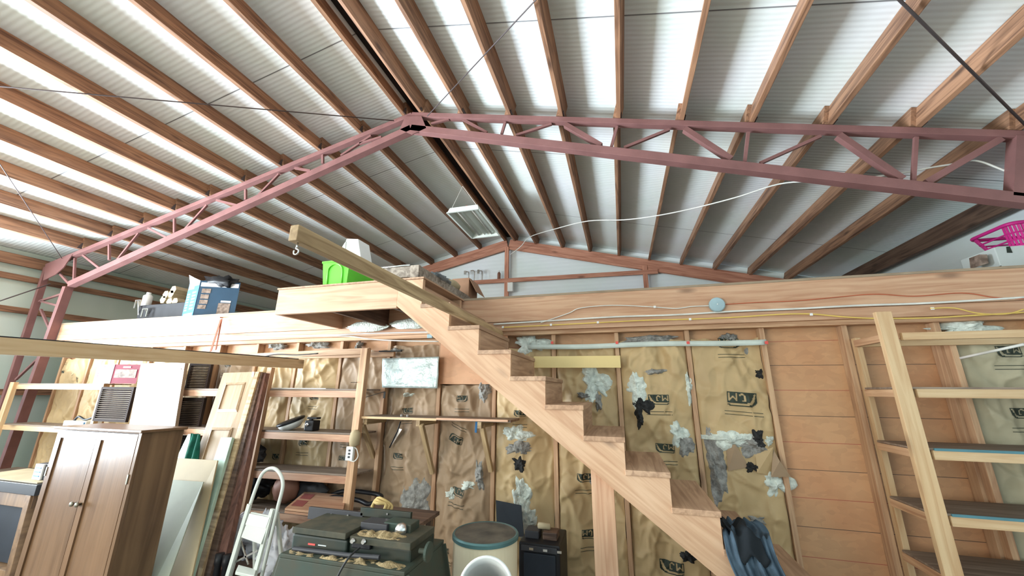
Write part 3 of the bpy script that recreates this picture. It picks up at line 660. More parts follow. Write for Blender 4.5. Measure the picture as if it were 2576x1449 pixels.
wire('bell_wire', [(1820, 766), (1900, 761), (2000, 757), (2100, 748), (2200, 740), (2300, 745), (2420, 737), (2500, 748), (2576, 752)], 0.0035, 'cablered', 'thin red wire running right from the round junction box')
wire('power_cable', [(165, 868), (300, 860), (470, 853), (540, 846), (700, 845), (850, 842), (960, 838), (1090, 835)], 0.007, 'cablewhite', 'white cable on the ledger left of the stair, upper of two')
wire('power_cable', [(555, 843), (700, 847), (860, 845), (930, 853), (1000, 857), (1107, 859)], 0.007, 'cablewhite', 'white cable sagging below the ledger left of the stair', Y=3.53)
wire('power_cable', [(640, 905), (690, 892), (745, 893), (800, 889)], 0.006, 'cableblack', 'dark cable along the top rail of the left shelves', Y=3.24)
c = P(1803, 767, 3.53)
t = thing('junction_box', 'round pale blue junction box on the loft beam', 'junction box', c)
MB().lathe(c, [(0.062, 0.012), (0.062, -0.018), (0.055, -0.024), (0.02, -0.026)], 28, 'y').build('box_cover', 'boxblue', t, smooth=False)
MB().lathe(c+Vector((0, -.026, 0)), [(0.006, 0), (0.006, -0.004)], 8, 'y').build('screw', 'chrome', t)
o = MB().box(P(1083, 846, 3.53)-Vector((.03, .02, .02)), P(1083, 846, 3.53)+Vector((.03, 0.01, .02))).build('outlet_box', 'boxblue', bevel=0.004); setp(o, 'small blue plastic box on the ledger left of the stringer', 'outlet box')
for px, py in ((1265, 823), (1386, 817), (1504, 811), (1736, 803), (2041, 791), (1647, 772), (2346, 776)):
    c = P(px, py, 3.526); o = MB().box(c-Vector((.010, .004, .010)), c+Vector((.010, .006, .010))).build('cable_staple', 'whiteplastic', bevel=0.002)
    setp(o, 'small white cable staple on the loft beam', 'cable staple', 'cable staples on the loft beam')

# drooping cable under the roof
cab = [((1284, 640), 7.70), ((1310, 620), 7.55), ((1333, 596), 7.2), ((1400, 575), 6.4), ((1480, 556), 5.8), ((1570, 553), 5.4), ((1650, 543), 5.0), ((1740, 525), 4.7), ((1850, 497), 4.35), ((1960, 463), 4.0), ((2070, 455), 3.75), ((2180, 447), 3.56), ((2260, 437), 3.55), ((2340, 422), 3.55), ((2415, 410), 3.55), ((2445, 404), 3.55), ((2480, 411), 3.55), ((2548, 438), 3.55)]
rod('power_cable', smoothpts([P(a, b, y) for (a, b), y in cab], 6), 0.008, 'cablewhite', 'white cable drooping from the ridge post to the right end of the steel frame', 'cable')

# ---------------------------------------------------------------- timbers
tb = thing('hoist_beam', 'square timber sticking out from the loft over the stair with an iron hook', 'beam', (-1.12, 1.0, 2.3))
e0 = PX(738, 578, -1.128); 
board('timber', (-1.128, 1.02, 2.356), (-1.128, 3.60, 2.346), 0.038, 0.062, 'oldwood', tb)
hk = Vector((-1.128, 1.03+0.015, 2.326))
m = MB().tube([hk, hk+Vector((0, 0, -0.026))], 0.0035, 8)
ring = [hk+Vector((0.011*math.sin(a), 0, -0.036+0.011*math.cos(a))) for a in [math.pi*1.7*k/16 for k in range(17)]]
m.tube(ring, 0.003, 8); o = m.build('iron_hook', 'chrome', tb, smooth=True); o['label'] = 'pale iron hook'
lt = thing('cross_timber', 'long pale timber reaching from the left shelf top past the camera', 'beam', (-3.19, 1.5, 2.0))
board('timber', (-3.19, -0.6, 1.975), (-3.19, 3.26, 2.05), 0.04, 0.089, 'pine', lt)
rod('extension_cord', smoothpts([(-3.19, -0.6, 2.024), (-3.185, 1.2, 2.058), (-3.195, 1.8, 2.068), (-3.18, 2.5, 2.084), (-3.19, 3.2, 2.098)], 6), 0.005, 'cableblack', 'thin black cord lying along the top of the left timber', 'cable')
st = MB().bar(P(556, 803, 3.50), P(530, 884, 3.36), 0.03, 0.004, up=(0, 1, 0)); st.bar(P(558, 803, 3.50), P(543, 880, 3.40), 0.02, 0.004, up=(0, 1, 0)); st.bar(P(557, 800, 3.50), P(557, 797, 3.60), 0.03, 0.004)
setp(st.build('hanging_strap', 'rope'), 'red brown strap hanging over the loft beam at the left', 'strap')

# ---------------------------------------------------------------- stair
YS = 2.69; YS2 = 3.50
stair = thing('staircase', 'wooden open sided staircase with landing rising left to the loft', 'staircase', (0.6, YS, 0))
tz = [2.475-0.1915*k for k in range(13)]; rx = [-1.53+0.2535*k for k in range(14)]
Pl = [P(992, 765, YS), P(1503, 1196, YS)]
slope = (Pl[1].z-Pl[0].z)/(Pl[1].x-Pl[0].x)
def low(x): return Pl[0].z+slope*(x-Pl[0].x)
th = 0.032
poly = [(-1.76, 2.69), (rx[0], 2.69)]
for k, z in enumerate(tz):
    poly += [(rx[k], z-th), (rx[k+1], z-th)]
    if z-0.19 < 0.05: break
xend = poly[-1][0]; poly += [(xend, 0)]
xl0 = Pl[0].x-Pl[0].z/slope
poly += [(max(xl0, xend-0.3), 0), (-1.76, low(-1.76))]
sm = MB().prism([(x, 0, z) for x, z in poly], (0, 0.038, 0))
def stringer(y):
    me = sm.mesh('stringer'); 
    # grain runs down the slope: local x along slope
    ang = math.atan(slope); Rm = Matrix.Rotation(-ang, 4, 'Y')
    me.transform(Rm.inverted()); return link('stringer', me, 'stair', stair, Matrix.Translation((0, y, 0)) @ Rm)
stringer(YS); stringer(YS2-0.04)
nst = len([z for z in tz if z > 0.05])
for k in range(nst):
    z = tz[k]
    MB().box((rx[k]-0.005, YS-0.012, z-th), (rx[k+1]+0.008, YS2, z)).build('tread', 'tread', stair, 0.004)
    MB().box((rx[k]-0.018, YS+0.038, z), (rx[k], YS2-0.04, z+0.1915-th)).build('riser', 'tread', stair, 0.002)
# landing
lx0, lx1 = -3.03, -1.76
board('landing_front', (lx0, YS+0.019, 2.575), (lx1+0.0, YS+0.019, 2.575), 0.038, 0.235, 'rim', stair)
board('landing_side', (lx0+0.019, YS+0.038, 2.575), (lx0+0.019, 3.545, 2.575), 0.038, 0.235, 'rim', stair)
board('landing_joist', (-2.42, YS+0.038, 2.575), (-2.42, 3.545, 2.575), 0.038, 0.235, 'darkplank', stair)
board('landing_joist', (-1.80, YS+0.038, 2.575), (-1.80, 3.545, 2.575), 0.038, 0.235, 'darkplank', stair)
MB().box((lx0-0.01, YS-0.01, 2.693), (rx[0]+0.01, 3.543, 2.708)).build('landing_deck', 'tread', stair, 0.002)
board('post', (-0.16, YS+0.06, 0), (-0.16, YS+0.06, low(-0.16)+0.12), 0.14, 0.04, 'rim', stair, up=(0, 1, 0))
# pale wool visible between joists
for x0, lb in ((-2.36, 'between the landing joists, left piece'), (-1.72, 'between the landing joists, right piece')):
    pass
for (px, py, w_, lb) in ((925, 822, 0.24, 'left'), (1030, 815, 0.2, 'right')):
    c = P(px, py, 3.50); vs = []; n = 24
    m = MB()
    for j in range(13):
        for k in range(n):
            a = math.pi*j/12; b = 2*math.pi*k/n; r = 1+0.35*noise.noise(Vector((math.cos(b)*2, math.sin(b)*2+j*.4, px)))
            vs.append((c.x+w_*r*math.cos(a), c.y+0.03*math.sin(a)*math.cos(b)*r, c.z+0.035*math.sin(a)*math.sin(b)*r*1.6))
    m.add(vs, [(j*n+k, j*n+(k+1) % n, (j+1)*n+(k+1) % n, (j+1)*n+k) for j in range(12) for k in range(n)])
    setp(m.build('wool_tuft', 'wool', smooth=True), f'tuft of pale wool stuffed under the landing, {lb} one', 'insulation')

# denim jacket on the low treads
def cloth(name, mat, parent, P0, cols, rows, fn):
    vs = [fn(i/(cols-1), j/(rows-1)) for j in range(rows) for i in range(cols)]
    m = MB().add(vs, [(j*cols+i, j*cols+i+1, (j+1)*cols+i+1, (j+1)*cols+i) for j in range(rows-1) for i in range(cols-1)])
    o = m.build(name, mat, parent, smooth=True); s = o.modifiers.new('thick', 'SOLIDIFY'); s.thickness = 0.006; return o
jk = thing('jacket', 'blue grey denim jacket draped over a low stair tread', 'jacket', (0.75, 2.9, 0.9))
def jpath(v, zt, x):
    if v < 0.45: t = v/0.45; return Vector((x, 2.98-0.28*t, 0.99-0.0*t))
    t = (v-0.45)/0.55; return Vector((x+0.05*t, 2.70-0.05*min(1, t*4), 0.99-0.36*t-0.01))
def jf(u, v):
    p = jpath(v, 0, 0.52+0.24*u+0.02*math.sin(v*9))
    f = 0.026*math.sin(u*15+v*3)+0.012*math.sin(u*33-v*5)+0.03*noise.noise(Vector((u*4, v*4, 2)))
    return p+(Vector((0, 0, abs(f)+0.01)) if v < 0.45 else Vector((0, -abs(f)-0.005, 0)))
cloth('body', 'denim', jk, None, 48, 48, jf)
def jf2(u, v):
    p = jpath(0.12+v*0.5, 0, 0.51+0.13*u+0.06*v)
    return p+Vector((0.01*math.sin(v*12), -0.025, 0.05+0.025*math.sin(u*8+v*5)))
o = cloth('collar', 'denimdark', jk, None, 30, 24, jf2); o['label'] = 'black lining of the jacket'

# ---------------------------------------------------------------- right shelf unit
YR = 3.16; xs = 1.757
rs = thing('shelf_unit', 'pine shelf unit with upright front post against the bare sheathing, far right', 'shelf unit', (1.79, YR, 0))
board('front_post', (1.792, YR, 0), (1.765, YR, 2.345), 0.089, 0.038, 'pine', rs, up=(0, 1, 0))
board('rear_post', (1.80, 3.60, 0), (1.80, 3.60, 2.22), 0.038, 0.06, 'pine', rs, up=(0, 1, 0))
board('rear_post', (2.37, 3.60, 0), (2.37, 3.60, 2.22), 0.038, 0.06, 'stud', rs, up=(0, 1, 0))
for k, (py, blue) in enumerate(((843, 0), (990, 0), (1147, 1), (1312, 1), (1470, 1))):
    zf = P(2380, py, YR-0.02).z
    xR = XR-0.05
    board('front_rail', (1.84, YR+0.005, zf), (xR, YR+0.005, zf+0.0), 0.03, 0.055 if k else 0.05, 'pine', rs)
    board('rear_rail', (1.78, 3.565, zf), (2.9, 3.565, zf), 0.03, 0.05, 'pine', rs)
    board('side_rail', (1.775, YR+0.02, zf), (1.775, 3.56, zf), 0.03, 0.05, 'stud', rs)
    if k >= 1:
        MB().box((1.76, YR+0.0, zf+0.027), (xR, 3.55, zf+0.040)).build('shelf_board', 'dusty', rs, 0.002)
        if blue:
            e = MB().box((1.85, YR-0.012, zf+0.026), (xR, YR-0.001, zf+0.041)).build('shelf_edging', 'blueedge', rs); e['label'] = 'blue shelf edging'
o = MB().tube([P(2416, 901, 3.5), P(2576, 866, 3.2)], 0.009, 8).build('plastic_pipe', 'cablewhite', smooth=True); setp(o, 'thin white plastic pipe leaning between the top rails of the right shelf', 'pipe')

# ---------------------------------------------------------------- left shelving
YL = 3.28
ls = thing('shelf_unit', 'rough timber shelf unit left of the stair with four dusty shelves', 'shelf unit', (-3.0, YL, 0))
board('front_post', (-3.68, YL, 0), (-3.61, YL, 2.02), 0.06, 0.045, 'stud', ls, up=(0, 1, 0))
board('front_post', (-2.455, YL-0.02, 0), (-2.435, YL-0.02, 2.195), 0.075, 0.06, 'stud', ls, up=(0, 1, 0))
board('rear_post', (-2.40, 3.59, 0), (-2.40, 3.59, 2.12), 0.04, 0.06, 'stud', ls, up=(0, 1, 0))
board('rear_post', (-4.86, 3.59, 0), (-4.86, 3.59, 2.10), 0.04, 0.06, 'stud', ls, up=(0, 1, 0))
board('front_post', (-4.92, YL-0.02, 0), (-4.87, YL-0.02, 2.10), 0.05, 0.06, 'pine', ls, up=(0, 1, 0))
for zt, nm in ((2.165, 'top_rail'),):
    board(nm, (-3.95, YL+0.02, zt-0.02), (-2.42, YL+0.02, zt+0.01), 0.035, 0.06, 'stud', ls)
    board(nm, (-4.3, 3.56, 2.16), (-2.30, 3.56, 2.165), 0.035, 0.055, 'stud', ls)
for za, zb, dep in ((1.745, 1.755, 0), (1.335, 1.345, 0), (0.955, 0.985, 0), (0.62, 0.62, 0)):
    board('front_rail', (-4.90, YL+0.025, za), (-2.47, YL+0.025, zb), 0.035, 0.065, 'shelf_front', ls)
    MB().add([], [])
    a, b = (-4.86, YL+0.05), (-2.46, 3.60)
    MB().hexa([(-4.86, YL+0.01, za+0.034), (-2.47, YL+0.01, zb+0.034), (-2.44, 3.57, zb+0.034), (-4.86, 3.57, za+0.034)], [(-4.86, YL+0.01, za+0.050), (-2.47, YL+0.01, zb+0.050), (-2.44, 3.57, zb+0.050), (-4.86, 3.57, za+0.050)]).build('shelf_board', 'dusty', ls, 0.002)
o = MB().box((-4.2, YL+0.03, 1.797), (-2.9, YL+0.16, 1.81)).build('thin_lath', 'whiteplastic'); setp(o, 'thin white lath lying on the upper left shelf', 'lath')
# far left unit
fl = thing('shelf_unit', 'pale timber shelf unit beside the steel column, far left', 'shelf unit', (-8.0, YL, 0))
board('front_post', (-8.02, YL, 0), (-8.0, YL, 1.86), 0.09, 0.045, 'pine', fl, up=(0, 1, 0))
board('front_post', (-6.17, YL, 0), (-6.17, YL, 1.86), 0.05, 0.045, 'pine', fl, up=(0, 1, 0))
for z in (1.80, 1.28, 0.7):
    board('front_rail', (-8.0, YL+0.03, z), (-6.16, YL+0.03, z), 0.035, 0.06, 'pine', fl)
    MB().box((-8.0, YL+0.02, z+0.031), (-6.2, 3.57, z+0.045)).build('shelf_board', 'dusty', fl, 0.002)
# bracket shelf
bs = thing('wall_shelf', 'narrow dusty wall shelf on wooden brackets left of the stair', 'wall shelf', (-1.7, 3.4, 1.54))
zb = P(1080, 1053, 3.30).z
MB().box((-2.40, 3.27, zb-0.012), (-0.93, 3.57, zb+0.008)).build('shelf_board', 'dusty', bs, 0.002)
MB().box((-2.42, 3.255, zb-0.014), (-1.62, 3.27, zb+0.006)).build('front_edge', 'pine', bs, 0.002)
MB().box((-1.62, 3.25, zb-0.006), (-0.95, 3.27, zb+0.012)).build('front_edge', 'shelf_front', bs, 0.002)
for (pa, pb, ya, yb) in (((912, 1068), (940, 1150), 3.30, 3.6), ((1060, 1068), (1088, 1190), 3.30, 3.6), ((1212, 1068), (1235, 1185), 3.35, 3.6)):
    board('bracket', P(*pa, ya), P(*pb, yb), 0.04, 0.04, 'oldwood', bs)
for x in (-2.38, -1.82, -1.22):
    board('bracket_arm', (x, 3.29, zb-0.04), (x, 3.62, zb-0.04), 0.038, 0.06, 'oldwood', bs)

# ---------------------------------------------------------------- things on the left shelves
zs = 1.345+0.050                                   # second shelf surface
sd_ = thing('angle_grinder_guard', 'white and black handheld sander lying on the second shelf', 'power tool', (P(750, 1080, 3.32).x, 3.38, 1.395))
sd_.name = 'handheld_sander'
c = P(733, 1070, 3.38); c.z = zs+0.055
MB().lathe(c, [(0.01, -0.05), (0.07, -0.048), (0.115, -0.01), (0.125, 0.018)], 28, 'z').xf(Matrix.Translation(c) @ Matrix.Rotation(math.radians(16), 4, 'X') @ Matrix.Rotation(math.radians(-14), 4, 'Y') @ Matrix.Translation(-c)).build('shell', 'whiteplastic', sd_, smooth=True)
MB().lathe(c, [(0.126, 0.016), (0.134, 0.022), (0.134, 0.036), (0.12, 0.042)], 28, 'z').xf(Matrix.Translation(c) @ Matrix.Rotation(math.radians(16), 4, 'X') @ Matrix.Rotation(math.radians(-14), 4, 'Y') @ Matrix.Translation(-c)).build('rim', 'blackplastic', sd_, smooth=True)
c2 = P(785, 1070, 3.36); c2.z = zs
MB().box(c2+Vector((-0.05, -0.05, 0.0)), c2+Vector((0.055, 0.05, 0.10))).build('motor_housing', 'blackplastic', sd_, 0.012)
MB().box(c2+Vector((-0.05, -0.03, 0.11)), c2+Vector((0.075, 0.03, 0.13))).build('handle', 'blackplastic', sd_, 0.008)
MB().box(c2+Vector((-0.03, -0.012, 0.095)), c2+Vector((-0.005, 0.012, 0.115))).build('handle_neck', 'blackplastic', sd_)
MB().lathe(c2+Vector((-0.01, -0.05, 0.06)), [(0.016, 0), (0.016, -0.01), (0.01, -0.012)], 16, 'y').build('dial', 'chrome', sd_)
# power strip
c = P(882, 1141, 3.20)
t = thing('power_strip', 'white power strip with cord loop on the shelf post', 'power strip', c)
MB().box(c+Vector((-0.045, -0.012, -0.06)), c+Vector((0.03, 0.02, 0.06))).build('housing', 'whiteplastic', t, 0.006)
for dz in (-0.028, 0.0, 0.028): MB().box(c+Vector((-0.016, -0.016, dz-0.008)), c+Vector((0.004, -0.011, dz+0.008))).build('socket', 'darkgrey', t)
MB().tube(smoothpts([c+Vector((0.0, 0, -0.06)), c+Vector((0.05, 0, -0.062)), c+Vector((0.075, 0.01, -0.02)), c+Vector((0.05, 0.01, 0.04)), c+Vector((0.02, 0, 0.055))], 6), 0.005, 8).build('cord', 'cablewhite', t, smooth=True)
# wrapped tan knob on post
c = P(893, 1103, 3.21)
o = MB().lathe(c, [(0.01, -0.07), (0.045, -0.055), (0.05, 0.0), (0.045, 0.05), (0.02, 0.075)], 14).build('work_glove', 'corkroll', smooth=True); setp(o, 'tan bundled glove hanging on the shelf post', 'glove')
# steel squares (black brackets)
for (a, b, c_, lb, Y) in (((882, 962), (908, 962), (900, 998), 'on the shelf post above the third shelf', 3.2), ((918, 1000), (968, 985), (966, 1002), 'sticking out right of the shelf post', 3.3)):
    m = MB().bar(P(*a, Y), P(*b, Y+0.06), 0.022, 0.004); m.bar(P(*b, Y+0.06), P(*c_, Y+0.06), 0.022, 0.004, up=(0, 1, 0))
    setp(m.build('metal_bracket', 'blackplastic'), f'black metal shelf bracket {lb}', 'bracket')
o = MB().bar(P(955, 884, 3.5), P(1010, 883, 3.5), 0.03, 0.012).build('metal_bracket', 'blackplastic'); setp(o, 'short black bar on the top rail right of the shelf', 'bracket')
# hand saw hanging under wall shelf
t = thing('hand_saw', 'slim saw with pale blade hanging under the wall shelf', 'saw', P(1000, 1090, 3.56))
MB().prism([P(988, 1118, 3.56), P(981, 1124, 3.56), P(984, 1112, 3.56), P(1004, 1078, 3.56), P(1011, 1080, 3.56)], (0, 0.004, 0)).build('blade', 'chrome', t)
MB().tube([P(980, 1126, 3.56), P(1000, 1085, 3.56), P(1008, 1060, 3.56)], 0.007, 8).build('frame', 'blackplastic', t)
o = MB().bar(P(1199, 1058, 3.30), P(1197, 1088, 3.32), 0.02, 0.01, up=(0, 1, 0)).build('chisel', 'bluestick'); setp(o, 'blue handle hanging below the wall shelf', 'tool')
for px, lb in ((1030, 'left'), (1045, 'right')):
    c = P(px-18, 1040, 3.34); c.z = zb+0.008; o = MB().lathe(c, [(0.016, 0), (0.018, 0.016), (0.012, 0.024)], 12).build('small_tin', 'chrome'); setp(o, f'small dull tin lying on the wall shelf, the {lb} one', 'tin')
# folded game boards and hose on the low shelf
zl = 0.955+0.050
zg = 0.62+0.05
g0 = P(716, 1290, 3.0).z
t = thing('board_stack', 'two stacked pinkish printed boards sticking out of a low shelf', 'boards', (-3.0, 3.2, g0-0.02))
for k, dz in enumerate((0.0, -0.022)):
    qd = [P(716, 1284, 2.95)+Vector((0, 0, dz)), P(860, 1300, 2.95)+Vector((0, 0, dz)), P(870, 1262, 3.45)+Vector((0, 0, dz)), P(765, 1253, 3.45)+Vector((0, 0, dz))]
    zz = qd[0].z
    for v in qd: v.z = zz
    MB().slab(qd, 0.018).build('printed_board', 'shelf_front', t, 0.002)
    if k == 0:
        for a in (0.15, 0.55):
            c1 = qd[0].lerp(qd[3], a)+Vector((0.03, 0, 0.0195)); c2_ = qd[0].lerp(qd[3], a+0.3)+Vector((0.03, 0, 0.0195))
            MB().slab([c1, c1+Vector((0.12, 0, 0)), c2_+Vector((0.12, 0, 0)), c2_], 0.001).build('red_square', 'checker', t)
zz0 = qd[0].z+0.045
o = MB().tube(smoothpts([P(800, 1270, 3.3), P(840, 1250, 3.4), P(900, 1258, 3.4), P(930, 1268, 3.35), P(960, 1250, 3.45), P(930, 1240, 3.5), P(860, 1236, 3.5), P(805, 1262, 3.4)], 6), 0.02, 8).build('rubber_hose', 'blackplastic', smooth=True); setp(o, 'coiled black hose lying behind the machine fence', 'hose')
low_shelf_z = 0.62
# ---------------------------------------------------------------- dark clutter behind step ladder
def lump(name, c, r, mat, label, cat, seed=1, sub=24, parent=None, rough=0.3, kind=None, bumpf=3.0):
    m = MB(); vs = []; n = sub
    for j in range(n//2+1):
        th_ = math.pi*j/(n//2)
        for k in range(n):
            ph = 2*math.pi*k/n; d = Vector((math.sin(th_)*math.cos(ph), math.sin(th_)*math.sin(ph), math.cos(th_)))
            f = 1+rough*noise.noise(d*bumpf+Vector((seed, seed*2, 0)))+rough*0.5*noise.noise(d*bumpf*2.5+Vector((seed, 0, 9)))
            vs.append(Vector(c)+Vector((d.x*r[0], d.y*r[1], d.z*r[2]))*f)
    m.add(vs, [(j*n+k, j*n+(k+1) % n, (j+1)*n+(k+1) % n, (j+1)*n+k) for j in range(n//2) for k in range(n)])
    o = m.build(name, mat, parent, smooth=True)
    if parent is None: setp(o, label, cat, kind=kind)
    return o
c = P(628, 1235, 3.4); lump('plastic_bag', (c.x-0.02, 3.42, 0.84), (0.26, 0.10, 0.13), 'blackplastic', 'glossy black plastic bag on a shelf behind the leaning planks', 'bag', 3, 32, rough=0.5)
c = P(620, 1125, 3.4); lump('plastic_bag', (c.x-0.05, 3.42, 1.15), (0.26, 0.10, 0.12), 'darkgrey', 'dark bundle on the shelf above the black bag', 'bag', 5, 32, rough=0.4)
c = P(690, 1290, 3.3); lump('sand_bag', (c.x, 3.40, 0.84), (0.14, 0.10, 0.13), 'redbrown', 'round brown bag on the shelf behind the step ladder handle', 'bag', 6, 24, rough=0.12)
c = P(740, 1215, 3.5); lump('plastic_bag', (-3.12, 3.50, 0.80), (0.24, 0.07, 0.11), 'darkgrey', 'dark heap on the low shelf right of the brown bag', 'bag', 8, 24, rough=0.35)
for (px, py, Y, r, sdn, lb) in ((585, 1350, 2.95, (0.17, 0.12, 0.16), 11, 'white plastic bag heap behind the leaning planks'), (662, 1355, 2.98, (0.15, 0.10, 0.17), 12, 'white plastic bag heap behind the step ladder'), (705, 1385, 2.75, (0.12, 0.12, 0.15), 13, 'greyish white bag behind the green machine stand')):
    c = P(px, py, Y); lump('white_bag', c, r, 'whitecloth', lb, 'bag', sdn, 40, rough=0.55, bumpf=4)
cr = thing('wooden_box', 'low dark wooden box under the white bags', 'box', (-3.1, 2.9, 0))
MB().box((-3.55, 2.75, 0.0), (-2.6, 3.05, 0.42)).build('box_body', 'darkplank', cr, 0.004)
for (px, lb) in ((550, 'left'), (570, 'right')):
    c = P(px, 1415, 2.55)
    o = MB().lathe((c.x, c.y, 0.0), [(0.03, 0), (0.022, 0.1), (0.022, 0.52), (0.03, 0.54), (0.03, 0.6)], 16).build('table_leg', 'blackplastic', smooth=True)
    setp(o, f'turned black wooden leg standing below the white bags, the {lb} one', 'table leg')

# ---------------------------------------------------------------- leaning boards and doors
def lean(name, label, cat, corners, th, mat, parent=None):
    """corners: TL, TR, BR, BL world points, th thickness away from the viewer; its own local frame so the grain follows it"""
    q = [Vector(v) for v in corners]; up = (q[0]-q[3]).normalized(); n = (q[1]-q[0]).cross(up).normalized()
    if n.y < 0: n = -n
    side = up.cross(n).normalized()
    Mx = Matrix(((side.x, n.x, up.x, q[3].x), (side.y, n.y, up.y, q[3].y), (side.z, n.z, up.z, q[3].z), (0, 0, 0, 1))); Mi = Mx.inverted()
    l = [Mi @ v for v in q]
    me = MB().hexa([l[3], l[2], l[1], l[0]], [v+Vector((0, th, 0)) for v in (l[3], l[2], l[1], l[0])]).mesh(name, 0.002)
    o = link(name, me, mat, parent, Mx)
    if parent is None: setp(o, label, cat)
    return o, Mx, l
def leanpix(tl, tr, yt, bl, br, yb, zmin=0.0):
    TL, TR, BL, BR = P(*tl, yt), P(*tr, yt), P(*bl, yb), P(*br, yb)
    def g(a, b): t = (a.z-zmin)/(a.z-b.z); return a+(b-a)*t
    return [TL, TR, g(TR, BR), g(TL, BL)]
# panel door
dc = leanpix((562, 938), (642, 935), 3.16, (512, 1090), (600, 1100), 2.92)
dt = thing('panel_door', 'narrow pale pine panel door leaning on the left shelf unit', 'door', (dc[3].x, dc[3].y, 0))
slabo, Mx, l = lean('door_slab', '', '', dc, 0.03, 'doorpine', dt)
Wd = (dc[1]-dc[0]).length; Hd = (dc[0]-dc[3]).length
def lp(u, v, y): return Mx @ Vector(((1-v)*(l[3].x*(1-u)+l[2].x*u)+v*(l[0].x*(1-u)+l[1].x*u), y, (1-v)*(l[3].z*(1-u)+l[2].z*u)+v*(l[0].z*(1-u)+l[1].z*u)))
for v0, v1 in ((0.80, 0.945), (0.42, 0.73), (0.06, 0.36)):
    m = MB()
    for (a, b, c_, d) in (((0.2, v0), (0.8, v0), (0.76, v0+.012), (0.24, v0+.012)), ((0.8, v0), (0.8, v1), (0.76, v1-.012), (0.76, v0+.012)), ((0.8, v1), (0.2, v1), (0.24, v1-.012), (0.76, v1-.012)), ((0.2, v1), (0.2, v0), (0.24, v0+.012), (0.24, v1-.012))):
        m.hexa([lp(*a, -0.001), lp(*b, -0.001), lp(*c_, -0.001), lp(*d, -0.001)], [lp(*a, -0.004), lp(*b, -0.004), lp(*c_, -0.012), lp(*d, -0.012)])
    m.build('panel_moulding', 'doorpine', dt)
hg = MB().box((-.012, -.01, -.03), (.012, 0.0, .03)).xf(Matrix.Translation(P(638, 943, 3.15))); hg.build('hinge', 'chrome', dt)
o, _, _ = lean('flush_door', 'pale flush door standing behind the wardrobe, left of the cream shelf post', 'door', leanpix((355, 914), (466, 912), 3.22, (325, 1068), (440, 1072), 3.18), 0.035, 'flush')
rl = MB().bar(P(366, 927, 3.19), P(455, 928, 3.19), 0.006, 0.012); setp(rl.build('door_batten', 'flush'), 'thin batten across the top of the flush door', 'batten')  # thin bar in the same veneer as the door
# flat dark planks seen edge on
for k, (a, b, c_, d, yt, yb, mt, lb) in enumerate(((( 643, 935), (652, 935), (505, 1449), (480, 1449), 3.12, 2.55, 'oldwood', 'yellowish plank edge leaning right of the panel door, leftmost of the stack'),
        ((652, 936), (660, 937), (528, 1449), (506, 1449), 3.14, 2.56, 'darkplank', 'dark plank leaning right of the panel door, middle of the stack'), ((661, 938), (669, 939), (556, 1449), (530, 1449), 3.16, 2.58, 'darkplank2', 'reddish plank leaning right of the panel door, rightmost of the stack'))):
    TL, TR, BR, BL = P(*a, yt), P(*b, yt), P(*c_, yb), P(*d, yb)
    def g(A, Bq): t = A.z/(A.z-Bq.z); return A+(Bq-A)*t
    m = MB().hexa([TL, TR, g(TR, BR), g(TL, BL)], [v+Vector((0.0, 0.05, 0)) for v in (TL, TR, g(TR, BR), g(TL, BL))]); setp(m.build('leaning_plank', mt, bevel=0.003), lb, 'plank')
lean('leaning_sheet', 'red brown board standing behind the pale plywood sheets', 'board', leanpix((512, 1095), (565, 1098), 2.95, (470, 1300), (525, 1300), 2.75), 0.01, 'redbrown')
lean('trim_strip', 'mint green painted trim leaning in front of the dark planks', 'board', leanpix((556, 1100), (584, 1100), 2.86, (440, 1449), (482, 1449), 2.45), 0.03, 'mint')
lean('trim_strip', 'short mint strip left of the green cloth', 'board', leanpix((473, 1092), (482, 1092), 2.90, (440, 1160), (462, 1160), 2.85), 0.02, 'mint')
lean('plywood_sheet', 'tall pale plywood sheet leaning beside the wardrobe', 'board', leanpix((430, 1151), (547, 1158), 2.72, (345, 1449), (482, 1449), 2.42), 0.012, 'ply')
lean('hardboard_sheet', 'smaller greyish sheet with a tan border leaning on the plywood', 'board', leanpix((425, 1206), (512, 1212), 2.62, (345, 1449), (425, 1449), 2.30), 0.008, plain('pale grey board', s2l(164, 168, 148), 0.6, var=0.08, scale=5))
def gc(u, v):
    p = P(480, 1090, 2.86).lerp(P(506, 1092, 2.86), u).lerp(P(462, 1165, 2.80).lerp(P(495, 1168, 2.80), u), v)
    return p+Vector((0, 0.012*math.sin(u*12+v*3), 0.01*noise.noise(Vector((u*3, v*3, 1)))))
setp(cloth('green_cloth', 'greencloth', None, None, 20, 20, gc), 'dark green cloth hung over a mint strip', 'cloth')
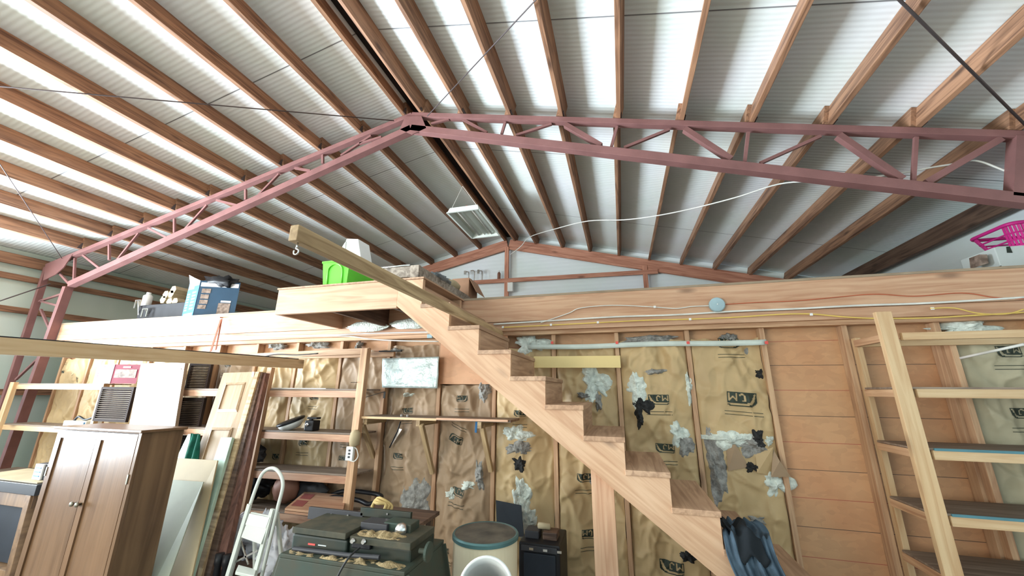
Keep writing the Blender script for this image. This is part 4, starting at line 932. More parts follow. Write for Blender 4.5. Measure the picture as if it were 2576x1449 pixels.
# louvred shutters
def shutter(px0, px1, py0, py1, Y, rows, label):
    a = P(px0, py0, Y); b = P(px1, py0, Y); zb_ = P((px0+px1)/2, py1, Y).z
    x0, x1, zt = a.x, b.x, a.z
    t = thing('louvred_shutter', label, 'shutter', ((x0+x1)/2, Y, zb_))
    fw = 0.03
    MB().box((x0, Y, zb_), (x0+fw, Y+0.03, zt)).build('stile', 'shutter', t); MB().box((x1-fw, Y, zb_), (x1, Y+0.03, zt)).build('stile', 'shutter', t)
    MB().box((x0+fw, Y, zt-fw), (x1-fw, Y+0.03, zt)).build('rail', 'shutter', t); MB().box((x0+fw, Y, zb_), (x1-fw, Y+0.03, zb_+fw)).build('rail', 'shutter', t)
    n = rows; h = (zt-zb_-2*fw)/n; m = MB(); e = MB()
    for k in range(n):
        z = zb_+fw+h*(k+.5)
        m.hexa([(x0+fw, Y+0.004, z-h*.42), (x1-fw, Y+0.004, z-h*.42), (x1-fw, Y+0.026, z+h*.42), (x0+fw, Y+0.026, z+h*.42)], [(x0+fw, Y+0.008, z-h*.46), (x1-fw, Y+0.008, z-h*.46), (x1-fw, Y+0.030, z+h*.38), (x0+fw, Y+0.030, z+h*.38)])
        e.box((x0+fw, Y+0.001, z-h*.46), (x1-fw, Y+0.004, z-h*.36))  # paler strips stand in for the light gaps between slats
    m.build('slats', 'shutter', t); e.build('slat_gap_lines', 'slatgap', t)
shutter(256, 338, 973, 1062, 3.22, 15, 'dark louvred shutter standing on the wardrobe shelf below the maroon carton')
shutter(478, 532, 914, 984, 3.40, 14, 'dark louvred shutter panel above the shelf, right of the cream post')
shutter(452, 515, 1000, 1078, 3.36, 14, 'dark louvred shutter panel between the two shelf boards, right of the cream post')
shutter(434, 470, 1094, 1152, 3.36, 10, 'dark louvred shutter panel lowest, behind the green cloth')
# ---------------------------------------------------------------- cartons with print
def printed_box(name, label, cat, corners_bottom, h, matF, matS, prints, extra=None):
    b = [Vector(v) for v in corners_bottom]; up = Vector((0, 0, h))
    t = thing(name, label, cat, b[0])
    MB().hexa(b, [v+up for v in b]).build('carton_body', matF, t, 0.002)
    def face(i, j, u0, v0, u1, v1, mt, nm):
        A, Bq = b[i], b[j]; d = (Bq-A); n = Vector((d.y, -d.x, 0)).normalized()*0.003
        def pt(u, v): return A+d*u+up*v+n
        MB().slab([pt(u0, v0), pt(u1, v0), pt(u1, v1), pt(u0, v1)], 0.001).build(nm, mt, t)
    for pr in prints: face(*pr)
    return t, b, up
# blue carton on the loft at the left
zL = 2.72
bA = PZ(448, 800, zL+0.0); 
A_ = Vector((-5.78, 3.70, zL)); B_ = Vector((-5.46, 3.62, zL)); C_ = Vector((-5.02, 3.84, zL)); D_ = Vector((-5.36, 3.94, zL))
hB = P(504, 706, 3.62).z-zL
t, b, up = printed_box('printed_carton', 'tall blue and navy carton with black packing on top, standing on the loft edge', 'carton', (A_, B_, C_, D_), hB, 'cartonnavy', None,
    [(0, 1, 0.0, 0.0, 1.0, 1.0, 'cartonblue', 'blue_side'), (0, 1, 0.0, 0.80, 0.55, 1.0, 'cartonwhite', 'white_print'), (0, 1, 0.35, 0.88, 1.0, 0.99, 'cartonwhite', 'white_print'), (0, 1, 0.1, 0.05, 0.9, 0.12, 'cartonwhite', 'white_print'),
     (1, 2, 0.03, 0.84, 0.97, 0.95, 'cartonwhite', 'title_band'), (1, 2, 0.08, 0.66, 0.30, 0.78, 'photo_print', 'picture'), (1, 2, 0.08, 0.50, 0.28, 0.62, 'photo_print', 'picture'), (1, 2, 0.08, 0.36, 0.28, 0.47, 'photo_print', 'picture'), (1, 2, 0.06, 0.22, 0.26, 0.33, 'photo_print', 'picture'), (1, 2, 0.55, 0.05, 0.85, 0.4, 'photo_print', 'picture'), (1, 2, 0.6, 0.42, 0.85, 0.47, 'cartonwhite', 'white_print')]
    + [(0, 1, 0.08, 0.2+0.075*k, 0.3, 0.235+0.075*k, 'cartonwhite', 'white_print') for k in range(7)] + [(0, 1, 0.5, 0.22+0.09*k, 0.85, 0.27+0.09*k, 'cartonwhite', 'white_print') for k in range(6)])
ct = (A_+B_+C_+D_)/4+up
lump('packing', ct+Vector((0.05, 0.02, 0.0)), (0.28, 0.13, 0.10), 'blackplastic', '', '', 4, 24, parent=t, rough=0.5)
MB().slab([B_+up+Vector((-.01, 0, 0)), A_+up, A_+up+Vector((-0.01, -0.03, 0.12)), A_+up+Vector((0.14, -0.05, 0.06))], 0.004).build('flap', 'cartonwhite', t)
# black shelf with white can and rolls to its left
t = thing('tool_cabinet', 'dark low cabinet with pale metal handles on the loft, left end', 'cabinet', (-6.9, 3.95, zL))
MB().box((-7.05, 3.9, zL), (-5.85, 4.3, zL+0.30)).build('cabinet_body', 'darkgrey', t, 0.01)
for (px, py) in ((346, 765), (364, 787)):
    cc = P(px, py, 3.85); m = MB()
    m.bar(cc+Vector((-.05, 0, -.06)), cc+Vector((-.05, 0, .06)), 0.02, 0.014, up=(0, 1, 0)); m.bar(cc+Vector((.05, 0, -.06)), cc+Vector((.05, 0, .06)), 0.02, 0.014, up=(0, 1, 0)); m.bar(cc+Vector((-.06, 0, .06)), cc+Vector((.06, 0, .06)), 0.02, 0.014)
    m.bar(cc+Vector((0, 0, .05)), Vector((cc.x, 3.9, zL+.15)), 0.014, 0.014); m.build('metal_handle', 'chrome', t)
cc = P(372, 750, 4.0); cc.z = zL+0.30
t = thing('white_bottle', 'white plastic bottle standing on the dark loft cabinet', 'bottle', cc)
MB().lathe(cc, [(0.055, 0), (0.06, 0.01), (0.06, 0.17), (0.03, 0.2)], 20).build('bottle_body', 'whiteplastic', t, smooth=True); MB().lathe(cc+Vector((0, 0, .2)), [(0.03, 0), (0.03, 0.03)], 16).build('cap', 'whiteplastic', t)
k = 0
for (px, py) in ((426, 757), (442, 762), (456, 762), (433, 744), (446, 743), (452, 732)):
    cc = P(px, py, 4.02); nm = ['lower left', 'lower middle', 'lower right', 'middle left', 'middle right', 'top'][k]; k += 1
    o = MB().lathe(cc, [(0.015, -0.09), (0.062, -0.09), (0.062, 0.09), (0.015, 0.09)], 6, 'y').build('tan_roll', 'corkroll', bevel=0); setp(o, f'tan hexagonal block in the pile left of the blue carton, {nm}', 'block', 'tan blocks piled on the loft')
# maroon carton on shelf
Yc = 3.26; A_ = P(232, 972, Yc); B_ = P(275, 972, Yc-0.10); C_ = P(340, 973, Yc-0.02)
zz = 1.846
for v in (A_, B_, C_): v.z = zz
D_ = A_+C_-B_
printed_box('maroon_carton', 'maroon and white printed carton on top of the left shelf end', 'carton', (A_, B_, C_, D_), P(275, 917, Yc-.1).z-zz, 'cartonred', None,
    [(0, 1, 0, 0, 1, 1, 'cartonwhite', 'white_side'), (0, 1, 0.12, 0.52, 0.88, 0.78, 'cartonred', 'red_print'), (0, 1, 0.12, 0.3, 0.88, 0.48, 'cartonred', 'red_print'), (0, 1, 0.35, 0.86, 0.7, 0.93, 'cartonred', 'red_print'), (1, 2, 0.08, 0.30, 0.92, 0.74, 'photo_print', 'picture'), (1, 2, 0.35, 0.82, 0.65, 0.9, 'cartonwhite', 'white_print')])
# small things on far left shelf
cc = P(190, 1058, 3.3); zz = 1.28+0.045
t = thing('plastic_tray', 'clear plastic tray with black straps on the far left shelf', 'tray', (cc.x, cc.y, zz))
MB().box((cc.x-.22, 3.30, zz), (cc.x+.2, 3.46, zz+0.07)).build('tray_body', 'whiteplastic', t, 0.008); MB().box((cc.x-.02, 3.285, zz+0.02), (cc.x+.19, 3.30, zz+0.06)).build('blue_insert', 'cartonblue', t)
MB().tube(smoothpts([(cc.x-.12, 3.35, zz+.07), (cc.x-.02, 3.33, zz+.12), (cc.x+.1, 3.34, zz+.085), (cc.x+.24, 3.34, zz+.12)], 6), 0.012, 8).build('strap', 'blackplastic', t, smooth=True)

# ---------------------------------------------------------------- wardrobe cabinet
cx0, cx1, cy0, cy1, czt = -4.13, -3.235, 2.0, 2.27, 1.515
cb = thing('wardrobe', 'two door honey coloured wooden wardrobe standing in front of the shelves', 'wardrobe', ((cx0+cx1)/2, 2.1, 0))
MB().box((cx0, cy0+0.02, 0.06), (cx1, cy1, czt-0.02)).build('carcass', 'cabinet_side', cb, 0.003)
MB().box((cx0-0.02, cy0-0.025, czt-0.02), (cx1+0.025, cy1+0.01, czt)).build('top', 'cabinet', cb, 0.006)
MB().box((cx0, cy0-0.0, 0.0), (cx1, cy1, 0.06)).build('plinth', 'cabinet', cb, 0.003)
mid = (cx0+cx1)/2
for i, (a, b) in enumerate(((cx0+0.004, mid-0.002), (mid+0.002, cx1-0.03))):
    d = MB(); z0, z1 = 0.07, czt-0.03; s = 0.05
    d.box((a, cy0-0.004, z0), (a+s, cy0+0.018, z1)); d.box((b-s, cy0-0.004, z0), (b, cy0+0.018, z1)); d.box((a+s, cy0-0.004, z0), (b-s, cy0+0.018, z0+s)); d.box((a+s, cy0-0.004, z1-s), (b-s, cy0+0.018, z1))
    d.box((a+s-.001, cy0+0.006, z0+s-.001), (b-s+.001, cy0+0.014, z1-s+.001))
    do = d.build('door', 'cabinet', cb)
    kx = b-0.025 if i == 0 else a+0.025
    kk = Vector((kx, cy0-0.004, 1.02)); MB().lathe(kk, [(0.008, 0), (0.008, -0.012), (0.016, -0.018), (0.014, -0.028), (0.004, -0.03)], 14, 'y').build('knob', 'brass', do, smooth=True)
    for hz in (0.35, 1.2):
        hx = a if i == 0 else b; MB().box((hx-0.004, cy0-0.008, hz-0.03), (hx+0.008, cy0+0.0, hz+0.03)).build('hinge', 'brass', do)
MB().box((cx1-0.03, cy0-0.002, 0.06), (cx1, cy0+0.02, czt-0.02)).build('stile', 'cabinet', cb, 0.002)

# ---------------------------------------------------------------- workbench lower left
wbY = 2.45
t = thing('router_table', 'black topped wooden work stand at the lower left corner', 'work stand', (-5.5, wbY, 0))
zt = P(50, 1228, wbY).z
MB().box((-6.3, wbY, zt-0.05), (-5.13, wbY+0.45, zt+0.04)).build('top', 'blackplastic', t, 0.004)
MB().box((-6.3, wbY+0.02, zt-0.16), (-5.17, wbY+0.05, zt-0.05)).build('apron', 'cabinet_side', t, 0.003)
board('leg', (-5.22, wbY+0.03, zt-0.05), (-5.16, wbY+0.03, 0), 0.07, 0.05, 'cabinet_side', t, up=(0, 1, 0)); board('leg', (-6.2, wbY+0.03, zt-0.05), (-6.25, wbY+0.03, 0), 0.07, 0.05, 'cabinet_side', t, up=(0, 1, 0))
board('leg', (-5.22, wbY+0.40, zt-0.05), (-5.16, wbY+0.40, 0), 0.07, 0.05, 'cabinet_side', t, up=(0, 1, 0)); board('leg', (-6.2, wbY+0.40, zt-0.05), (-6.25, wbY+0.40, 0), 0.07, 0.05, 'cabinet_side', t, up=(0, 1, 0))
MB().box((-6.2, wbY+0.08, 0.28), (-5.25, wbY+0.1, zt-0.1)).build('back_panel', 'bluepanel', t); MB().box((-6.25, wbY+0.02, 0.2), (-5.15, wbY+0.38, 0.26)).build('lower_rail', 'cabinet_side', t, 0.003)
MB().box((-6.2, wbY+0.03, zt+0.041), (-5.2, wbY+0.4, zt+0.05)).build('board_on_top', 'corkroll', t)
t = thing('battery_charger', 'small grey electrical box with black side on the work stand', 'charger', (-5.25, wbY+0.2, zt+.05))
MB().box((-5.42, wbY+0.10, zt+0.05), (-5.14, wbY+0.32, zt+0.19)).build('housing', 'darkgrey', t, 0.008); MB().box((-5.42, wbY+0.085, zt+0.052), (-5.30, wbY+0.10, zt+0.188)).build('front_panel', 'whiteplastic', t, 0.004)
for k in range(3): MB().box((-5.40, wbY+0.08, zt+0.08+0.035*k), (-5.32, wbY+0.085, zt+0.09+0.035*k)).build('vent', 'cartonblue', t)
MB().tube(smoothpts([(-5.36, wbY+.2, zt+.19), (-5.3, wbY+.2, zt+.215), (-5.2, wbY+.2, zt+.2), (-5.14, wbY+.2, zt+.225)], 5), 0.006, 8).build('cord', 'cableblack', t)
t = thing('paper_stack', 'bluish white cartons stacked behind the work stand', 'carton', (-5.0, 2.6, 0))
MB().box((-5.10, 2.5, 0.0), (-4.78, 2.75, 0.92)).build('lower_carton', 'cartonwhite', t, 0.004); MB().box((-5.08, 2.52, 0.92), (-4.80, 2.73, 1.03)).build('upper_carton', 'whitecloth', t, 0.004)

# ---------------------------------------------------------------- step ladder
YD = 2.5
t = thing('step_ladder', 'white folding step ladder with arched handrail beside the green machine', 'step ladder', (-2.7, YD, 0))
def lv(px, py, y=YD): return P(px, py, y)
L0 = ext(lv(636, 1260), lv(590, 1420), 0.0); R0 = ext(lv(692, 1275), lv(655, 1420), 0.0)
arch = [lv(630, 1268), lv(645, 1225), lv(658, 1195), lv(672, 1181), lv(688, 1178), lv(701, 1187), lv(710, 1205), lv(711, 1228), lv(700, 1272)]
MB().tube([L0]+smoothpts(arch, 6)+[R0+Vector((0.05, 0, 0))], 0.0125, 10).build('handrail', 'whiteenamel', t, smooth=True)
MB().bar(lv(628, 1268, YD-0.02), L0+Vector((0, -0.04, 0)), 0.03, 0.02, up=(0, 1, 0)).build('leg', 'whiteenamel', t, 0.003); MB().bar(lv(686, 1280, YD-0.02), R0+Vector((0, -0.04, 0)), 0.03, 0.02, up=(0, 1, 0)).build('leg', 'whiteenamel', t, 0.003)
Lr = L0+Vector((0.02, 0.35, 0)); Rr = R0+Vector((0.1, 0.35, 0))
MB().bar(lv(640, 1290, YD+0.03), Lr, 0.022, 0.018, up=(0, 1, 0)).build('rear_leg', 'whiteenamel', t); MB().bar(lv(697, 1290, YD+0.03), Rr, 0.022, 0.018, up=(0, 1, 0)).build('rear_leg', 'whiteenamel', t)
MB().slab([lv(627, 1292, YD-.035), lv(678, 1302, YD-.035), lv(668, 1330, YD-.035), lv(617, 1320, YD-.035)], 0.006).build('label_plate', 'whiteplastic', t)
MB().slab([lv(631, 1288, YD-.02), lv(683, 1298, YD-.02), lv(656, 1370, YD-.05), lv(606, 1352, YD-.05)], 0.02).build('step', 'whiteenamel', t, 0.004)
MB().slab([lv(600, 1420, YD-.03), lv(645, 1432, YD-.03), lv(640, 1449, YD-.10), lv(592, 1438, YD-.10)], 0.02).build('step', 'whiteenamel', t, 0.004)
MB().bar(lv(606, 1362), lv(625, 1420), 0.012, 0.006, up=(0, 1, 0)).build('brace', 'chrome', t); MB().bar(lv(590, 1415), lv(648, 1385), 0.012, 0.006, up=(0, 1, 0)).build('brace', 'chrome', t)

# ---------------------------------------------------------------- jointer planer on stand
jt = thing('jointer_planer', 'dark green jointer planer covered in sawdust on a splayed green stand', 'woodworking machine', (-1.45, 2.1, 0))
J = 2.0
def jb(a, b, yd0, yd1, name, mat, bev=0.006):
    """box whose front face spans pixel a (top left) to b (bottom right) at depth J+yd0"""
    A = P(*a, J+yd0); Bq = P(*b, J+yd0)
    return MB().box((A.x, J+yd0, Bq.z), (Bq.x, J+yd1, A.z)).build(name, mat, jt, bev)
zt0 = P(880, 1340, J).z
zTb = P(740, 1322, J).z
xLb, xMb, xRb = P(737, 1342, J).x, P(874, 1360, J).x, P(1030, 1380, J).x
MB().box((xLb, J, zTb-0.135), (xMb, J+0.30, zTb-0.04)).build('left_body', 'machine', jt, 0.01)
MB().box((xMb-.005, J+0.02, zTb-0.15), (xRb, J+0.28, zTb-0.05)).build('right_body', 'machine', jt, 0.01)
MB().box((xLb+.01, J-.02, zTb-0.03), (xMb, J+0.26, zTb)).build('infeed_table', 'dustytop', jt, 0.004)
MB().box((xMb+.02, J-.01, zTb-0.045), (xRb+.01, J+0.26, zTb-0.012)).build('outfeed_table', 'dustytop', jt, 0.004)
fy = J+0.24
a = P(777, 1275, fy); b2 = P(1030, 1300, fy); zbm = P(780, 1302, fy).z
mfe = MB().hexa([(a.x, fy, zbm-.01), (P(912, 1300, fy).x, fy, zbm-.01), (P(912, 1300, fy).x, fy+.02, zbm-.01), (a.x, fy+.02, zbm-.01)], [(a.x, fy, a.z), (P(912, 1300, fy).x, fy, a.z), (P(912, 1300, fy).x, fy+.02, a.z), (a.x, fy+.02, a.z)])
mfe.build('fence', 'darkgrey', jt, 0.003)
MB().box((P(905, 1300, fy).x, fy+.0, P(1000, 1306, fy).z-0.005), (P(1033, 1300, fy).x, fy+.02, P(1000, 1286, fy).z)).build('fence', 'machine', jt, 0.003)
for px, py in ((834, 1294), (876, 1296), (975, 1293)): MB().lathe(P(px, py, fy-.001), [(0.006, 0), (0.006, -.006)], 10, 'y').build('bolt', 'chrome', jt)
jb((908, 1313), (972, 1340), 0.10, 0.2, 'cutter_guard', 'darkgrey', 0.004)
jb((966, 1313), (1032, 1345), 0.12, 0.22, 'guard_block', 'machinegreen', 0.006)
MB().lathe(P(1012, 1331, J+.12), [(0.034, 0), (0.034, -0.02), (0.026, -0.034), (0.008, -0.04)], 20, 'y').build('knob', 'chrome', jt, smooth=True)
MB().tube([P(738, 1380, J-.03), P(872, 1396, J-.03), P(955, 1402, J-.03)], 0.011, 10).build('lift_bar', 'darkgrey', jt)
c = P(1055, 1385, J+.02); MB().lathe(c, [(0.012, 0), (0.012, 0.04), (0.045, 0.045), (0.045, 0.058)], 22, 'x').build('hand_wheel', 'machinegreen', jt, smooth=False)
jb((948, 1358), (1012, 1372), 0.008, 0.02, 'blue_label', 'bluepanel', 0.001)
e = jb((775, 1366), (792, 1373), -0.003, 0.0, 'badge', 'redtape', 0); jb((800, 1370), (820, 1375), -0.003, 0.0, 'badge', 'cowwhite', 0)
for (px, py) in ((893, 1358), (920, 1360)): MB().lathe(P(px, py, J-0.0), [(0.008, 0.03), (0.008, -0.015), (0.014, -0.018), (0.01, -0.026)], 12, 'y').build('handle_knob', 'chrome', jt)
jb((886, 1355), (930, 1385), 0.0, 0.05, 'switch_box', 'blackplastic', 0.006)
# stand
ztop = P(880, 1400, J-.05).z
SXL, SXR = P(708, 1390, J-.07).x, P(1012, 1430, J-.07).x+0.02
ztop = P(708, 1390, J-.07).z
MB().box((SXL, J-0.08, ztop-0.02), (SXR, J+0.36, ztop)).build('stand_top', 'machinegreen', jt, 0.004)
MB().hexa([(SXL-.05, J-.10, ztop-0.30), (SXR+.05, J-.10, ztop-0.30), (SXR+.05, J+.38, ztop-0.30), (SXL-.05, J+.38, ztop-0.30)], [(SXL, J-.08, ztop-.02), (SXR, J-.08, ztop-.02), (SXR, J+.36, ztop-.02), (SXL, J+.36, ztop-.02)]).build('stand_skirt', 'machinegreen', jt, 0.004)
for (xa_, xb_) in ((SXL+.01, SXL-.16), (SXR-.01, SXR+.16)):
    for (ya_, yb_) in ((J-.06, J-.18), (J+.34, J+.44)):
        MB().bar((xa_, ya_, ztop-.02), (xb_, yb_, 0), 0.06, 0.012, up=(0, 1, 0)).build('stand_leg', 'machinegreen', jt)
MB().bar(P(1062, 1372, J+0.3), (-0.80, J+0.1, 0.4), 0.05, 0.012, up=(0, 1, 0)).build('brace', 'machinegreen', jt)
def dust(x0, x1, y0, y1, z, name='sawdust'):
    nx, ny = 40, 18; vs = []
    for j in range(ny+1):
        for i in range(nx+1):
            u, v = i/nx, j/ny; x = x0+(x1-x0)*u; y = y0+(y1-y0)*v
            h = max(0, math.sin(math.pi*u)*math.sin(math.pi*v))**0.5*(0.012+0.03*noise.noise(Vector((x*14, y*14, 3)))+0.02*noise.noise(Vector((x*40, y*40, 3))))-0.004
            vs.append((x, y, z+h))
    o = MB().add(vs, [(j*(nx+1)+i, j*(nx+1)+i+1, (j+1)*(nx+1)+i+1, (j+1)*(nx+1)+i) for j in range(ny) for i in range(nx)]).build(name, 'sawdust', jt, smooth=True); o['kind'] = 'stuff'
dust(SXL+.01, SXR-.01, J-.075, J+0.0, ztop); dust(xMb+.02, xRb-.05, J, J+.10, zTb-0.012)
MB().tube(smoothpts([P(905, 1378, J-.02), P(880, 1400, J-.10), P(860, 1430, J-.12), P(840, 1470, J-.13)], 6), 0.005, 8).build('power_cord', 'cableblack', jt)
# yellow rope coil behind the machine
c = P(957, 1277, 2.5); m = MB()
for k in range(3):
    ring = [c+Vector((math.cos(a)*(0.05+0.012*k), 0.02*k-0.02+0.01*math.sin(3*a), 0.045*math.sin(a)+0.012*math.cos(2*a+k))) for a in [2*math.pi*q/20 for q in range(20)]]
    m.tube(ring, 0.010, 8, closed=True)
setp(m.build('rope_coil', 'tanrope', smooth=True), 'small coil of yellow rope behind the machine fence', 'rope')
t = thing('saw_stand', 'low dark wooden stand behind the green machine', 'stand', (-1.75, 2.6, 0))
MB().box((-1.85, 2.45, c.z-0.085), (-1.3, 2.75, c.z-0.06)).build('stand_board', 'darkplank', t, 0.003)
for x in (-1.8, -1.35):
    for y in (2.5, 2.7): board('leg', (x, y, 0), (x, y, c.z-0.085), 0.04, 0.04, 'darkplank', t, up=(0, 1, 0))

# ---------------------------------------------------------------- drum, bucket, dark cabinet
dY = 2.62; ctr = (P(1145, 1335, dY)+P(1302, 1335, dY))/2; rD = (P(1302, 1335, dY)-P(1145, 1335, dY)).x/2
zD = PZ(1225, 1338, 0.92)
ctr = Vector((ctr.x, dY, 0)); zt = P(1225, 1338, dY).z
t = thing('fibre_drum', 'cream fibre drum with dusty dark lid and teal steel band', 'drum', ctr)
MB().lathe(ctr, [(rD*0.94, 0), (rD*0.96, 0.02), (rD*0.96, zt-0.03)], 48).build('drum_body', 'drum', t, smooth=False)
MB().lathe(ctr+Vector((0, 0, zt-0.045)), [(rD*0.97, 0.015), (rD*1.0, 0.018), (rD*1.0, 0.036), (rD*0.97, 0.045), (rD*0.93, 0.045), (rD*0.92, 0.03)], 48).build('locking_band', 'drumrim', t, smooth=False)
MB().lathe(ctr+Vector((0, 0, zt-0.02)), [(rD*0.93, 0), (rD*0.93, 0.018), (rD*0.90, 0.014), (0.1, 0.014), (0.001, 0.016)], 48).build('lid', 'drumlid', t, smooth=False)
# white bucket ring in front
c = P(1222, 1480, 1.75)
t = thing('plastic_duct', 'white curved plastic duct with open mouth in front of the drum', 'duct', (c.x, c.y, 0))
R1 = 0.115
m = MB(); n = 40; vs = []
ax = Vector((0.25, -0.75, 0.62)).normalized(); u_ = ax.cross(Vector((0, 0, 1))).normalized(); v_ = u_.cross(ax)
prof = [(R1, 0.0), (R1, 0.02), (R1*0.98, -0.10), (R1*0.9, -0.3), (R1*0.85, -0.1), (R1*0.86, -0.02), (R1*0.93, 0.02)]
prof = [(R1*0.96, -0.30), (R1*1.0, -0.05), (R1, 0.01), (R1*0.90, 0.01), (R1*0.88, -0.05), (R1*0.86, -0.28)]
for (r, h) in prof:
    for k in range(n):
        a = 2*math.pi*k/n; vs.append(c+ax*h+(u_*math.cos(a)+v_*math.sin(a))*r)
m.add(vs, [(j*n+k, j*n+(k+1) % n, (j+1)*n+(k+1) % n, (j+1)*n+k) for j in range(len(prof)-1) for k in range(n)])
m.build('duct_mouth', 'whiteplastic', t, smooth=True)
m = MB().tube(smoothpts([c-ax*0.28, c-ax*0.33+Vector((0, 0, -.1)), Vector((c.x-0.05, c.y+0.25, 0.5)), Vector((c.x-.05, c.y+0.25, 0.0))], 6), R1*0.93, 24); m.build('duct_pipe', 'whiteplastic', t, smooth=True)
m = MB().lathe((0, 0, 0), [(0.001, 0), (R1*0.62, 0), (R1*0.62, 0.05), (R1*.5, 0.06), (0.001, 0.06)], 24).xf(Matrix.Translation(c+ax*0.02-v_*0.06) @ Vector((0, 0, 1)).rotation_difference(ax).to_matrix().to_4x4()); m.build('dark_plug', 'blackplastic', t, smooth=False)
t = thing('old_monitor', 'dark old television cabinet on the floor right of the drum', 'television', (-0.5, 3.1, 0))
tl = P(1305, 1362, 3.0); br2 = P(1408, 1362, 3.0)
MB().box((tl.x, 3.0, 0.18), (br2.x, 3.35, tl.z)).build('casing', 'blackplastic', t, 0.012)
MB().box((tl.x+0.04, 2.985, 0.24), (br2.x-0.03, 3.0, tl.z-0.06)).build('screen', 'bluepanel', t, 0.004)
MB().box((tl.x+0.02, 2.99, tl.z-0.05), (br2.x-0.02, 3.0, tl.z-0.015)).build('control_strip', 'darkgrey', t, 0.002)
for k in range(3): MB().box((tl.x+0.08+0.1*k, 2.984, tl.z-0.04), (tl.x+0.11+0.1*k, 2.99, tl.z-0.025)).build('button', 'chrome', t)
MB().box((tl.x-0.02, 2.98, 0.0), (br2.x+0.02, 3.38, 0.18)).build('base', 'darkplank', t, 0.004)
for k, (px, mt, lb) in enumerate(((1340, 'darkgrey', 'grey brick shaped block on the television cabinet'), (1385, 'darkplank', 'dark wood scrap on the television cabinet'))):
    cc = P(px, 1350, 3.1); o = MB().box((cc.x-.055, 3.08, tl.z+.0), (cc.x+.05, 3.2, tl.z+.05)).build('scrap_block', mt, bevel=0.006); setp(o, lb, 'block')
cc = P(1370, 1340, 3.15); o = MB().lathe(Vector((cc.x, 3.14, tl.z+.072)), [(0.01, -0.05), (0.022, -0.045), (0.022, 0.045), (0.01, 0.05)], 14, 'x').build('cork_roll', 'corkroll', smooth=True); setp(o, 'small pale roll on the television cabinet', 'roll')
o = MB().slab([P(1247, 1258, 3.50), P(1311, 1271, 3.50), P(1318, 1350, 3.42), P(1250, 1350, 3.42)], 0.012).build('black_panel', 'bluepanel', bevel=0.002); setp(o, 'black square panel leaning on the wall behind the drum', 'panel')

# ---------------------------------------------------------------- loft contents near the stair
zl_ = 2.708
t = thing('green_tote', 'lime green plastic tote with moulded handle on the stair landing', 'tote', (-2.65, 2.95, zl_))
x0, x1, y0, y1 = P(800, 718, 2.74).x, P(868, 716, 2.74).x, 2.76, 3.42
ht = P(800, 662, 2.76).z-zl_
def frust(x0, x1, y0, y1, z0, z1, g): return ([(x0+g, y0+g, z0), (x1-g, y0+g, z0), (x1-g, y1-g, z0), (x0+g, y1-g, z0)], [(x0, y0, z1), (x1, y0, z1), (x1, y1, z1), (x0, y1, z1)])
m = MB(); a_, b_ = frust(x0, x1, y0, y1, zl_, zl_+ht, 0.02); ai, bi = frust(x0+.006, x1-.006, y0+.006, y1-.006, zl_+.005, zl_+ht, 0.02)
m.add(a_+b_+ai+bi, [(0, 3, 2, 1), (0, 1, 5, 4), (1, 2, 6, 5), (2, 3, 7, 6), (3, 0, 4, 7), (8, 9, 10, 11), (8, 12, 13, 9), (9, 13, 14, 10), (10, 14, 15, 11), (11, 15, 12, 8), (4, 5, 13, 12), (5, 6, 14, 13), (6, 7, 15, 14), (7, 4, 12, 15)])
m.build('tub', 'green', t)
rm = MB(); rr_ = 0.012
for (pA, pB) in (((x0, y0), (x1, y0)), ((x1, y0), (x1, y1)), ((x1, y1), (x0, y1)), ((x0, y1), (x0, y0))): rm.bar((pA[0], pA[1], zl_+ht), (pB[0], pB[1], zl_+ht), 0.022, 0.014)
rm.build('rim', 'green', t)
hx = (x0+x1)/2; hw = (x1-x0)*0.27
arc = [Vector((hx-hw, y0+.014, zl_+0.02)), Vector((hx-hw, y0+.004, zl_+ht*0.6))]+[Vector((hx-hw*math.cos(a), y0-0.002, zl_+ht*0.62+hw*0.85*math.sin(a))) for a in [math.pi*q/8 for q in range(1, 8)]]+[Vector((hx+hw, y0+.004, zl_+ht*0.6)), Vector((hx+hw, y0+.014, zl_+0.02))]
MB().tube(arc, 0.007, 8).build('moulded_handle', 'green', t, smooth=True)
c = Vector(((x0+x1)/2-.03, y0+0.14, zl_+ht*0.97)); lump('paper_bundle', c, (0.13, 0.10, 0.07), 'carton', 'brown paper bundle heaped in the green tote', 'paper', 9, 20, rough=0.15)
t = thing('white_container', 'white translucent plastic container standing in the green tote', 'container', P(880, 650, 2.95))
q0 = P(862, 700, 2.95); m = MB().prism([P(868, 612, 2.95), P(872, 600, 2.95), P(901, 601, 2.95), P(908, 650, 2.95), P(905, 700, 2.95), P(868, 700, 2.95), P(860, 640, 2.95)], (0, 0.18, 0)); m.build('container_body', 'whiteplastic', t, 0.006)
MB().prism([P(860, 622, 2.94), P(866, 612, 2.94), P(870, 607, 2.94), P(866, 640, 2.94)], (0, 0.19, 0)).build('lid_clip', 'whiteenamel', t, 0.003)
